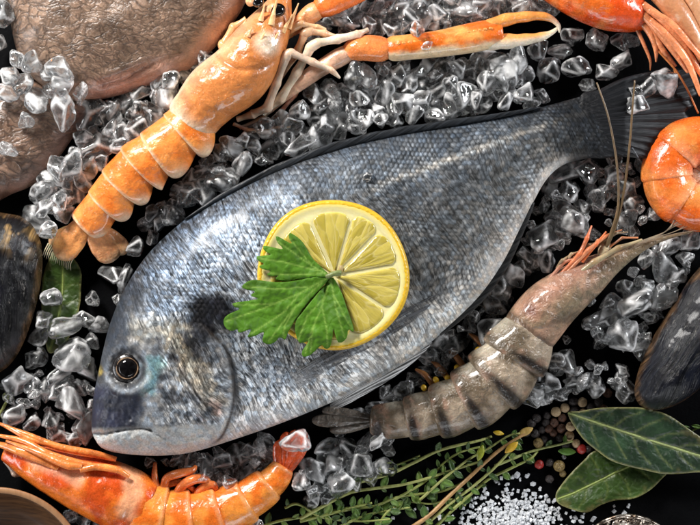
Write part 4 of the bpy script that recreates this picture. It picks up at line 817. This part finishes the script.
# ------------------------------------------------------------------ bay leaves
def bay(label, outline, mid, veins, z0, base, rib, ax, ay, tilt=(0, 0), edge=(.34, .32, .12)):
    t = Thing('bay_leaf', label, 'bay leaf', ax, ay, z0); L = cr(outline, 110, True)
    def top(P, d):
        md = dist_poly(P, mid); vd = np.min([dist_poly(P, v) for v in veins], 0)
        return z0+tilt[0]*(P[:, 0]-ax)+tilt[1]*(P[:, 1]-ay)+3.5*(1-np.exp(-md/14))-.6*g(vd, 1.5)-.8*g(md, 1.6)+2.2*fbm(P[:, 0]*.035, P[:, 1]*.035)+1.6*np.sin(P[:, 0]*.12+P[:, 1]*.09)*(1-dome(d, 14))
    def cc(V, d, top):
        md = dist_poly(V, mid); vd = np.min([dist_poly(V, v) for v in veins], 0); n = fbm(V[:, 0]*.05, V[:, 1]*.05, 4)
        c = A(base)*(1+.45*n)[:, None]; c = blendc(c, A(rib)*.55, .55*g(vd, .9)); c = blendc(c, rib, .95*g(md, 1.25)); c = blendc(c, edge, .75*g(d, 1.1)); return blendc(c, (.15, .12, .04), .55*sstep(.35, .8, fbm(V[:, 0]*.09+5, V[:, 1]*.09, 3))*sstep(10, 2, d))
    t.part('blade', sheet(L, 1.9, top, thick=1.0), MAT['bay'], cols=cc)
    mz = [(x, y, float(top(A([[x, y]]), A([9.]))[0])+.1, r) for (x, y), r in zip(cr(mid, 12), np.linspace(.9, 1.5, 12))]
    t.part('midrib', tube(mz, 30, 8), MAT['stem'], cols=A(rib)); return t
bay('green bay leaf with a wavy edge partly under the larger one', [(594, 451), (583, 461), (571, 473), (562, 484), (556, 494), (558, 503), (571, 509), (587, 512), (600, 505), (616, 500), (633, 498), (649, 490), (660, 480), (668, 468), (650, 450), (620, 445)], [(558, 499), (572, 494), (587, 487), (605, 478), (625, 468), (650, 458)], [[(587, 487), (580, 476), (570, 478)], [(600, 480), (596, 465), (590, 456)], [(587, 487), (584, 500), (578, 508)], [(605, 478), (608, 490), (604, 500)], [(618, 472), (626, 482), (630, 494)], [(572, 494), (567, 488), (562, 488)], [(632, 466), (644, 474), (654, 482)]], 8, (.030, .062, .009), (.26, .33, .08), 610, 480)
bay('large dark green bay leaf lying on top of the other at the lower right', [(568, 413), (580, 411), (597, 408), (622, 407), (645, 408), (668, 415), (690, 430), (712, 444), (735, 456), (760, 470), (735, 474), (702, 472), (668, 474), (645, 470), (627, 466), (610, 460), (596, 450), (584, 440), (575, 428)], [(568, 413), (590, 420.5), (612, 428), (632, 434.5), (652, 441), (675, 448), (700, 456), (760, 470)], [[(590, 420), (600, 412), (612, 409)], [(590, 420), (592, 432), (598, 446)], [(612, 428), (626, 417), (640, 412)], [(612, 428), (616, 442), (626, 458)], [(632, 434), (648, 424), (664, 418)], [(632, 434), (638, 450), (650, 464)], [(652, 441), (666, 434), (684, 432)], [(652, 441), (660, 456), (672, 468)], [(675, 448), (684, 460), (694, 468)], [(675, 448), (690, 444), (704, 446)]], 20, (.013, .033, .013), (.28, .33, .12), 640, 440, tilt=(0, -.02))
bay('narrow bay leaf standing upright beside the left mussel', [(58, 246), (72, 256), (81, 270), (81, 288), (80, 305), (76, 322), (69, 338), (58, 350), (48, 352), (44, 330), (42, 300), (44, 272)], [(62, 248), (63, 275), (61, 305), (56, 330), (49, 352)], [[(63, 275), (72, 268), (78, 268)], [(62, 290), (72, 284), (80, 284)], [(61, 305), (70, 302), (78, 300)], [(59, 320), (66, 320), (74, 318)], [(62, 285), (54, 280), (46, 280)], [(60, 310), (52, 306), (45, 306)]], 10, (.04, .08, .010), (.22, .28, .07), 62, 300)

# ------------------------------------------------------------------ thyme
STG = 'thyme sprigs along the bottom edge'
def sprig(label, path, r, col, leaves, lsize=5.5, z=6, grp=STG):
    lsize *= 1.02
    t = Thing('thyme_sprig', label, 'thyme', path[len(path)//2][0], path[len(path)//2][1], 10, grp); P = cr([(x, y, z+3*math.sin(i*1.7), r*(1-.4*i/len(path))) for i, (x, y) in enumerate(path)], 40)
    t.part('stem', tube(P, 60, 9, .05), MAT['stem'], cols=A(col))
    for q in leaves:
        i = min(38, int(q*39)); x, y, zz, _ = P[i]; tx, ty = P[i+1][:2]-P[i][:2]; a0 = math.atan2(ty, tx)
        for sg in random.choice([(1, -1), (1, -1), (1,), (-1,)]):
            a = a0+sg*random.uniform(.5, 1.3); ln = lsize*random.uniform(.8, 1.75); wd = ln*random.uniform(.30, .46); e0 = random.uniform(-1, 5)
            n = 9; s = np.linspace(0, 1, n); wv = wd*np.sin(np.pi*np.clip(s*.94+.06, 0, 1))**.75; ca, sa = math.cos(a), math.sin(a); rows = []
            for j in range(n):
                for o in (-1, -.5, 0, .5, 1):
                    lx, ly = s[j]*ln*1.4, o*wv[j]; rows.append((x+lx*ca-ly*sa, y+lx*sa+ly*ca, zz+e0*s[j]+1.1*abs(o)-1.5*s[j]**2))
            V = A(rows); F = [(j*5+k, j*5+k+1, j*5+k+6, j*5+k+5) for j in range(n-1) for k in range(4)]
            V2 = np.vstack([V, V-A([0, 0, .6])]); N = len(V); rimi = [(j*5, j*5+5) for j in range(n-1)]+[(j*5+9, j*5+4) for j in range(n-1)]+[(k+1, k) for k in range(4)]+[((n-1)*5+k, (n-1)*5+k+1) for k in range(4)]
            F2 = F+[tuple(i+N for i in reversed(f)) for f in F]+[(p, q2, q2+N, p+N) for p, q2 in rimi]
            gcol = A(random.choice([(.07, .135, .022), (.10, .18, .03), (.15, .23, .04), (.05, .10, .02)])); cc = np.tile(gcol, (2*N, 1)); mid = np.abs(np.tile(np.tile([-1, -.5, 0, .5, 1], n), 2)) < .1; cc[mid] *= 1.7
            t.part('leaf', (V2, F2), MAT['thyme'], cols=lambda V, cc=cc: cc)
G1, G2, W1 = (.32, .36, .09), (.42, .44, .14), (.46, .26, .10)
R5 = lambda a, b, n: list(np.linspace(a, b, int(n*1.05))+rng.uniform(-.02, .02, int(n*1.05)))
sprig('thickest tan woody thyme stem rising from the bottom edge to the peppercorns', [(408, 530), (430, 514), (448, 497), (472, 475), (494, 454), (512, 441), (531, 430)], 2.3, W1, R5(.15, .85, 4), z=12)
sprig('thyme sprig from the ice at the left up to the tan stem', [(300, 519), (325, 505), (350, 493), (375, 489), (401, 485), (425, 479), (448, 472), (481, 462)], 1.9, G2, R5(.1, .95, 8), z=8)
sprig('thyme sprig lying flat below the middle with densely set small leaves', [(300, 522), (330, 514), (350, 510), (375, 507), (400, 497), (440, 492), (462, 484)], 1.8, G1, R5(.05, .9, 9), z=5)
sprig('bare looking thyme stem arching uppermost under the tail of the grey prawn', [(352, 484), (389, 474), (412, 464), (437, 452), (460, 445), (478, 441), (492, 437)], 1.9, G2, R5(.3, .95, 3), z=7)
sprig('green thyme stem just right of the tan stem at the bottom edge', [(420, 530), (440, 512), (455, 500), (473, 487), (492, 470), (509, 452), (514, 444)], 1.8, G2, R5(.1, .9, 5), z=9)
sprig('rightmost long thyme stem beside the salt', [(433, 530), (455, 508), (472, 494), (489, 480), (508, 470), (530, 459), (538, 452)], 1.8, G1, R5(.1, .9, 5), z=6)
sprig('short thyme sprig with its cut end pointing at the tan peppercorn', [(495, 466), (512, 459), (525, 454), (542, 449), (558, 445), (573, 441)], 1.6, (.36, .40, .13), R5(.2, .9, 4), z=8)
sprig('leafy thyme tip lowest at the bottom edge near the prawn tail', [(258, 528), (280, 521), (300, 518), (330, 512), (355, 507), (372, 503)], 1.6, G1, R5(.1, .95, 8), z=6)
sprig('small thyme shoot with round leaves at the bottom edge left of the tan stem', [(330, 532), (350, 522), (366, 516), (385, 512), (410, 508)], 1.6, G1, R5(.05, .95, 8), 6.5, z=5)
sprig('thyme sprig in the middle of the bundle with upright oval leaves', [(395, 500), (415, 488), (430, 478), (446, 462), (462, 452), (480, 447)], 1.5, G1, R5(.05, .9, 8), 6, z=6)
sprig('leafy thyme shoot crossing the lower stems near the prawn tail ice', [(285, 508), (298, 504), (320, 517), (345, 521), (368, 521), (390, 519)], 1.4, G1, R5(.05, .9, 7), 6, z=9)
sprig('thyme sprig with pale tips spreading highest toward the peppercorns', [(420, 500), (444, 478), (468, 460), (488, 449), (508, 436), (520, 433)], 1.4, G2, R5(.1, .95, 7), 6, z=10)
sprig('crooked thyme sprig curling under the rest near the middle of the bottom edge', [(376, 530), (388, 512), (408, 503), (430, 505), (452, 500), (466, 506)], 1.3, G1, R5(.1, .95, 7), 5.5, z=4)
sprig('wispy thyme sprig closest to the grey prawn tail and ice', [(330, 499), (352, 480), (372, 472), (396, 466), (420, 456)], 1.2, G1, R5(.3, .95, 6), 5, z=5)
sprig('yellow green thyme tip poking in at the right edge above the large bay leaf', [(716, 420), (706, 424), (696, 428), (689, 432)], 1.2, G2, [.3, .6, .9], 6, z=16, grp=None)
sprig('single green herb stem at the left edge below the mussel', [(-6, 420), (1, 412), (6, 402), (11, 391)], 1.8, G2, [.9], 5, z=8, grp=None)
def loose(label, pts, col, z):
    t = Thing('thyme_leaf', label, 'leaf', pts[0][0], pts[0][1], z); a, b2 = A(pts[0]), A(pts[1]); d = b2-a; nn = A([d[1], -d[0]])*.22; q = np.linspace(0, 1, 10); w2 = np.sin(np.pi*(q*.96+.02))**.8
    L = np.vstack([a+np.outer(q, d)+nn*w2[:, None], (a+np.outer(q, d)-nn*w2[:, None])[::-1]]); t.part('blade', sheet(L, 1.5, lambda P, dd: z+1.2*dome(dd, 3), thick=1.0), MAT['thyme'], cols=A(col))
loose('bright yellow green thyme leaf pointing down beside the tan stem', ((483, 445), (478, 461)), (.32, .36, .03), 16)
loose('yellow thyme leaf lying against the tan stem near its upper end', ((518, 442), (505, 453)), (.70, .42, .03), 18)
loose('yellow thyme leaf above the tan stem below the grey prawn', ((493, 432), (504, 434)), (.62, .40, .02), 12)
loose('narrow dry yellow leaf at the left of the peppercorns', ((517, 436), (533, 428)), (.55, .36, .10), 12)
loose('small bright green leaf just below the red peppercorn', ((558, 451), (576, 452)), (.12, .26, .04), 8)

# ------------------------------------------------------------------ peppercorns
PG = 'loose peppercorns by the bay leaf'
PL = dict(tan='pale tan peppercorn in the loose cluster left of the big bay leaf', black='wrinkled black peppercorn in the loose cluster left of the big bay leaf', brown='reddish brown peppercorn in the loose cluster left of the big bay leaf')
PEP = [(140, 85, 'tan'), (175, 70, 'tan'), (243, 48, 'tan'), (245, 90, 'tan'), (195, 141, 'tan'), (192, 179, 'tan'), (218, 208, 'tan'), (240, 230, 'red'), (165, 110, 'brown'), (132, 128, 'brown'), (130, 167, 'brown'), (160, 150, 'brown'), (155, 186, 'black'), (208, 45, 'black'), (275, 66, 'black'), (305, 48, 'black'), (325, 72, 'brown'), (85, 155, 'black'), (95, 192, 'black'), (72, 206, 'olive2'), (75, 290, 'red2'), (115, 282, 'black'), (152, 295, 'olive'), (167, 327, 'olive3'), (115, 347, 'black'), (105, 100, 'black'), (65, 110, 'black'), (210, 80, 'black'), (45, 130, 'black'), (340, 12, 'brown2'), (112, 150, 'brown'), (268, 232, 'black'), (180, 215, 'black'), (25, 165, 'black'), (60, 170, 'black'), (100, 128, 'black')]
OWN = dict(red='bright red peppercorn under the lowest pale tan one', red2='dull red peppercorn with a pale tip below the rest of the cluster', olive='largest olive tan peppercorn below the cluster', olive2='olive brown peppercorn at the left of the cluster', olive3='small olive peppercorn just under the largest olive one', brown2='single red brown peppercorn among the ice above the bay leaf')
pepm = {}
def pepmesh(k):
    G = ellipsoid(0, 0, 0, 1, 1, .95, 14, 22); V = G[0]; nn = V/np.linalg.norm(V, axis=1)[:, None]; dsp = 1+(.10 if k in ('black', 'brown') else .035)*fbm(nn[:, 0]*2.2+len(k), nn[:, 1]*2.2+nn[:, 2]*1.7, 3); return nn*dsp[:, None]*A([1, 1, .95]), G[1]
for u, v, k in PEP:
    kk = k.rstrip('23'); x, y = 520+u*.257, 390+v*.257; r = {'tan': 4.9, 'black': 4.5, 'brown': 4.6, 'red': 5, 'olive': 5.6}[kk]*random.uniform(.92, 1.08); r = 3.6 if k == 'olive3' else r
    fr = Frame(x, y, 5); G = pepmesh(kk); a = random.random()*6; ca, sa = math.cos(a), math.sin(a); V = G[0]*r; V = np.stack([V[:, 0]*ca-V[:, 1]*sa+x, V[:, 0]*sa+V[:, 1]*ca+y, V[:, 2]+r*.95+(5 if (u, v) == (195, 141) else 0)], 1)
    tag(mesh_obj('peppercorn', fr, V, G[1], MAT['pep_'+kk]), OWN.get(k, PL.get(k)), 'peppercorn', PG if k in PL else None)

# ------------------------------------------------------------------ salt
def saltheap():
    V = []; F = []
    def grain(x, y, z, s):
        h = rng.uniform(.55, 1.1, 3)*s; R = np.linalg.qr(rng.normal(size=(3, 3)))[0]; o = len(V)
        for a in (-1, 1):
            for b in (-1, 1):
                for c in (-1, 1): V.append(A([x, y, z])+R@(A([a, b, c])*h*rng.uniform(.8, 1.1, 3)))
        for f in ((0, 1, 3, 2), (4, 6, 7, 5), (0, 4, 5, 1), (2, 3, 7, 6), (0, 2, 6, 4), (1, 5, 7, 3)): F.append(tuple(i+o for i in f))
    for k in range(1250):
        a = rng.uniform(0, 6.283); r = abs(rng.normal(0, 1)); x, y = 512+r*math.cos(a)*33, 523+r*math.sin(a)*18; hz = 6*math.exp(-((x-512)/34)**2-((y-524)/18)**2)
        grain(x, y, rng.uniform(.7, 1+hz), rng.uniform(.9, 2.1))
    me = mesh_obj('salt_heap', Frame(512, 522, 4), V, F, MAT['salt'], smooth=False); tag(me, 'white heap of coarse salt at the bottom edge under the thyme', 'salt', None, 'stuff')
    for x, y in [(513, 477), (517, 475), (520, 480), (508, 484), (518, 491), (512, 494), (528, 490), (534, 494), (540, 488), (546, 496), (526, 499), (497, 497), (489, 503), (555, 500), (563, 503), (558, 512), (566, 513), (571, 517), (552, 509), (547, 517), (548, 520), (580, 521), (482, 497), (415, 509), (395, 512), (393, 518), (470, 512), (462, 518), (441, 519), (475, 498), (614, 506), (629, 505), (624, 513), (594, 518), (564, 457), (527, 476), (538, 503), (533, 484), (544, 505), (504, 500), (455, 508), (561, 519), (574, 509)]:
        V.clear(); F.clear(); sz = rng.uniform(1.3, 2.3); grain(x, y, 1.6, sz)
        if rng.random() < .5: grain(x+rng.uniform(-2, 2), y+rng.uniform(-2, 2), 1.5, sz*.8)
        tag(mesh_obj('salt_crystal', Frame(x, y, 1), V, F, MAT['salt'], smooth=False), 'loose white salt crystal scattered on the black table around the salt heap', 'salt', 'scattered salt crystals')
saltheap()

# ------------------------------------------------------------------ ice
ico = bmesh.new(); bmesh.ops.create_icosphere(ico, subdivisions=4, radius=1); ICO_V = A([v.co[:] for v in ico.verts]); ICO_F = [tuple(v.index for v in f.verts) for f in ico.faces]; ico.free()
def ice_shape():
    nrm = rng.normal(size=(13, 3)); nrm /= np.linalg.norm(nrm, axis=1)[:, None]; dd = rng.uniform(.66, 1.05, 13)
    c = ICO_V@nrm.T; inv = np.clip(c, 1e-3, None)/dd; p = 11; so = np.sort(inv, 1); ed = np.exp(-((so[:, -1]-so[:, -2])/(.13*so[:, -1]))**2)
    r = 1/((inv**p).sum(1)**(1/p)+.25**p); r = np.clip(r, .4, 1.25)
    o = rng.uniform(0, 50, 3); N = ICO_V
    r = r*(1+.10*vnoise(N[:, 0]*1.7+o[0], N[:, 1]*1.7+o[1], N[:, 2]*1.7+o[2])+.07*vnoise(N[:, 0]*3.4+o[1], N[:, 1]*4+o[2], N[:, 2]*4+o[0]))
    return N*r[:, None]*A([1.12, .95, .88])/1.02, ed
ICE_ME = []; ICE_V = []; ICO_A = A(ICO_F).astype(int)
for k in range(16):
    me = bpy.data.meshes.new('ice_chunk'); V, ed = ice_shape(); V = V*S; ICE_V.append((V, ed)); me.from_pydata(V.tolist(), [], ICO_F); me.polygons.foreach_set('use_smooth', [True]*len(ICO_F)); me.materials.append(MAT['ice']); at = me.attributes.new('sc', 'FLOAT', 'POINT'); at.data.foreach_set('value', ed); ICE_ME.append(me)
IG = 'crushed ice'; placed = []
def put_ice(x, y, r, z, label, own=False):
    q = r*random.uniform(.82, 1.08); placed.append((x, y, q, z, label, own, random.randrange(16), [random.uniform(0, 6.28) for _ in range(3)], (q*random.uniform(.85, 1.2), q*random.uniform(.85, 1.1), q*random.uniform(.8, 1.05))))
def build_ice():
    from mathutils import Matrix, Euler
    order = sorted(placed, key=lambda t: -(t[2]+(100 if t[5] else 0))); V = []; F = []; E = []; fr = Frame(350, 262.5, 0)
    for k, (x, y, q, z, label, own, mi, rot, sc) in enumerate(order):
        f = 1-z*S/H; loc = ((x-350)*S*f, (262.5-y)*S*f, z*S)
        if k < 300:
            o = bpy.data.objects.new('ice_chunk', ICE_ME[mi]); scn.collection.objects.link(o); o.location = loc; o.rotation_euler = rot; o.scale = sc; tag(o, label, 'ice', None if own else IG); continue
        Rm = A(Euler(rot).to_matrix()); n0 = len(ICO_V)*(k-300); V.append((ICE_V[mi][0]*A(sc))@Rm.T+A(loc)); E.append(ICE_V[mi][1]); F.append(ICO_A+n0)
    if V:
        me = bpy.data.meshes.new('ice_fragments'); me.from_pydata(np.vstack(V).tolist(), [], np.vstack(F).tolist()); me.polygons.foreach_set('use_smooth', [True]*len(me.polygons)); me.materials.append(MAT['ice'])
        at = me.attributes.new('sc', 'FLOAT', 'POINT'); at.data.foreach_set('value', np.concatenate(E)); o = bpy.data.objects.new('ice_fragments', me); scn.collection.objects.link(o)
        tag(o, 'small clear fragments of crushed ice filling the gaps between the larger chunks', 'ice', None, 'stuff')
    print('ICE', len(placed))
def batch(L, label, z=None):
    for it in L:
        x, y, r = it[:3]; put_ice(x, y, r*1.0, it[3] if len(it) > 3 else (z if z is not None else r*.85+random.uniform(0, 6)), label)
batch([(60, 68, 14, 66), (33, 64, 12, 60), (62, 86, 15, 60), (81, 94, 9, 50), (38, 102, 14, 50), (62, 107, 16, 50), (12, 78, 12, 52), (4, 93, 11, 48), (24, 84, 10, 52), (25, 120, 9, 44), (17, 60, 12, 56), (46, 74, 9, 60), (8, 150, 10, 44), (50, 92, 10, 50)], 'clear ice chunk lying on the brown flatfish')
put_ice(2, 14, 17, 36, 'greenish ice chunk in the very top left corner', True); put_ice(0, 44, 11, 24, 'ice chunk at the left edge beside the flatfish snout', True)
batch([(50, 298, 14, 24), (43, 320, 12, 26), (64, 326, 12, 22), (38, 337, 12), (37, 358, 12), (16, 382, 15), (33, 384, 12), (92, 300, 11), (85, 320, 12), (98, 326, 11), (75, 355, 18, 26), (86, 368, 14), (62, 373, 15), (45, 390, 11), (62, 392, 13), (73, 405, 15, 24), (50, 420, 12), (32, 423, 10), (85, 425, 14), (60, 436, 11), (16, 415, 12), (92, 342, 9), (80, 388, 10), (76, 440, 10)], 'clear ice chunk between the left mussel and the head of the bream')
batch([(111, 275, 12), (124, 279, 11), (136, 246, 14), (152, 238, 10), (160, 222, 9), (146, 222, 9), (118, 300, 8)], 'clear ice chunk by the tail of the langoustine at the back of the bream head')
batch([(565, 172, 14), (587, 170, 15), (550, 186, 9), (613, 158, 9), (612, 175, 14, 24), (627, 188, 12), (600, 199, 15), (632, 204, 11), (626, 219, 12), (632, 231, 10), (641, 163, 9), (568, 192, 14), (562, 207, 13), (584, 208, 11), (540, 238, 19, 24), (575, 222, 16, 26), (555, 218, 12), (593, 233, 8), (525, 256, 12), (546, 259, 14), (535, 262, 10), (545, 205, 9), (590, 190, 9), (560, 236, 11), (652, 215, 8)], 'clear ice chunk beneath the narrow tail of the bream')
batch([(662, 266, 13), (674, 277, 12), (658, 295, 15), (640, 281, 10), (632, 305, 16, 24), (610, 312, 14), (650, 318, 11), (622, 336, 17, 24), (604, 328, 14), (592, 322, 11), (641, 344, 12), (668, 246, 14), (690, 242, 11), (648, 258, 10), (684, 258, 10), (626, 288, 11), (618, 322, 11), (600, 340, 9)], 'clear ice chunk between the grey prawn and the right mussel')
batch([(568, 363, 12), (575, 382, 12), (596, 385, 13), (623, 371, 10), (625, 388, 13), (549, 382, 14), (540, 393, 12), (530, 397, 12), (556, 362, 10), (560, 395, 10), (567, 340, 6), (548, 398, 9), (536, 375, 9)], 'clear ice chunk between the grey prawn and the peppercorns')
batch([(302, 483, 14, 30), (315, 470, 13), (328, 449, 13), (333, 466, 13), (342, 484, 17, 24), (350, 449, 12), (361, 464, 14), (312, 500, 10), (326, 499, 10), (366, 442, 10), (378, 441, 11, 34), (385, 466, 13), (340, 432, 9), (372, 478, 9), (350, 470, 10), (388, 450, 9), (355, 482, 10), (320, 485, 10)], 'clear ice chunk to the right of the red prawn tail')
put_ice(297, 440, 15, 52, 'large ice chunk resting on the red prawn tail fan', True); put_ice(256, 524, 8, 20, 'small ice chunk under the red prawn at the bottom edge', True)
batch([(222, 461, 14), (240, 456, 12), (228, 482, 9, 34), (202, 477, 10, 34), (248, 475, 11), (262, 470, 10), (266, 443, 10), (252, 452, 12), (190, 462, 10), (178, 460, 8), (208, 464, 10), (276, 452, 10), (236, 470, 9), (262, 458, 9), (150, 462, 8), (216, 474, 8)], 'clear ice chunk between the belly of the bream and the red prawn')
batch([(70, 516, 9), (84, 522, 9), (98, 524, 8)], 'ice chunk in the gap between the wooden bowl and the red prawn')
batch([(404, 391, 14), (440, 341, 12), (456, 346, 13), (488, 330, 17, 26), (480, 347, 11), (462, 361, 11), (430, 358, 12), (500, 286, 14), (512, 275, 14), (424, 372, 10), (390, 402, 10), (360, 416, 12), (374, 407, 10), (470, 327, 11), (496, 306, 12), (521, 268, 12), (446, 362, 9), (412, 378, 9), (506, 300, 10), (340, 420, 9), (384, 392, 8)], 'clear ice chunk between the belly of the bream and the grey prawn')
batch([(571, 37, 13), (596, 41, 15), (538, 50, 14), (550, 70, 15), (576, 68, 15), (606, 72, 12), (621, 61, 14), (523, 75, 12), (531, 103, 10), (542, 95, 9), (620, 40, 11), (632, 40, 10), (560, 52, 9), (588, 86, 9), (512, 92, 10)], 'clear ice chunk between the claw tip and the tail of the bream')
batch([(638, 106, 14, 46), (633, 89, 9, 44), (648, 87, 10, 42), (665, 82, 15, 44)], 'clear ice chunk lying on the dark tail fin of the bream')
put_ice(417, 29, 9, 60, 'thin ice chip melting on the orange claw', True); put_ice(427, 46, 6, 58, 'smallest ice bead on the white edge of the claw', True); put_ice(368, 177, 6.5, float(fish_z(368, 177))+2, 'single small ice chip on the flank above the lemon', True)
batch([(43, 209, 12, 40), (48, 229, 10, 40), (59, 201, 11, 38)], 'clear ice chunk lying on the tail fan of the langoustine')
def scatter(poly, n, label, dmin, r0, r1, z0, z1):
    P = A(poly); lo, hi = P.min(0), P.max(0); c = 0; tries = 0
    while c < n and tries < 12000:
        tries += 1; x, y = rng.uniform(lo, hi)
        if not inside(A([[x, y]]), P)[0] or any((x-a)**2+(y-b)**2 < dmin*dmin for a, b, *_ in placed): continue
        put_ice(x, y, rng.uniform(r0, r1), rng.uniform(z0, z1), label); c += 1
    return c
scatter([(222, 152), (250, 132), (290, 120), (306, 92), (345, 78), (392, 66), (490, 58), (530, 56), (520, 80), (530, 102), (500, 106), (450, 114), (400, 122), (350, 132), (300, 148), (260, 164), (225, 182), (200, 200), (190, 190)], 92, 'clear ice chunk in the heap between the orange claw and the back of the bream', 11.6, 9.5, 14.5, 12, 34)
scatter([(345, 2), (400, -4), (550, -4), (548, 8), (520, 8), (490, 14), (455, 22), (425, 28), (392, 32), (372, 26), (345, 22)], 40, 'clear ice chunk in the strip above the orange claw', 11, 9, 14, 14, 34)
scatter([(92, 110), (150, 88), (186, 68), (212, 52), (200, 76), (176, 92), (160, 108), (132, 136), (104, 162), (80, 190), (62, 214), (44, 225), (30, 215), (50, 172), (80, 138)], 42, 'clear ice chunk between the flatfish and the langoustine', 12, 9.5, 14.5, 12, 34)
scatter([(205, 160), (225, 152), (215, 185), (185, 205), (165, 222), (150, 226), (150, 215), (170, 195), (190, 178)], 14, 'clear ice chunk in the dark gap under the langoustine', 11, 8, 12, 10, 22)
scatter([(302, 30), (322, 18), (345, 20), (350, 32), (330, 34), (310, 42)], 4, 'clear ice chunk between the claws of the langoustine', 11, 9, 12, 16, 24)
H1 = [(222, 152), (250, 132), (290, 120), (306, 92), (345, 78), (392, 66), (490, 58), (530, 56), (520, 80), (530, 102), (500, 106), (450, 114), (400, 122), (350, 132), (300, 148), (260, 164), (225, 182), (200, 200), (190, 190)]
for poly, n in ((H1, 70), ([(345, 2), (550, -4), (548, 8), (490, 14), (425, 28), (372, 28), (345, 22)], 26), ([(92, 110), (150, 88), (186, 68), (200, 76), (160, 108), (104, 162), (62, 214), (30, 215), (80, 138)], 30), ([(520, 240), (548, 190), (570, 165), (640, 160), (650, 225), (600, 232), (560, 250), (520, 275)], 34), ([(590, 300), (640, 262), (692, 238), (690, 265), (640, 350), (596, 350)], 26), ([(400, 395), (440, 345), (500, 270), (520, 268), (500, 310), (440, 372), (380, 412)], 26), ([(160, 462), (290, 440), (275, 470), (215, 486)], 18), ([(300, 470), (390, 440), (390, 470), (310, 505)], 20), ([(8, 380), (60, 320), (95, 320), (95, 420), (60, 440), (8, 420)], 24), ([(225, 150), (205, 160), (165, 222), (215, 185)], 14), ([(535, 370), (600, 362), (630, 385), (540, 402)], 14)):
    scatter(poly, n, 'fragment', 6.5, 4.0, 7.6, 5, 26)
build_ice()
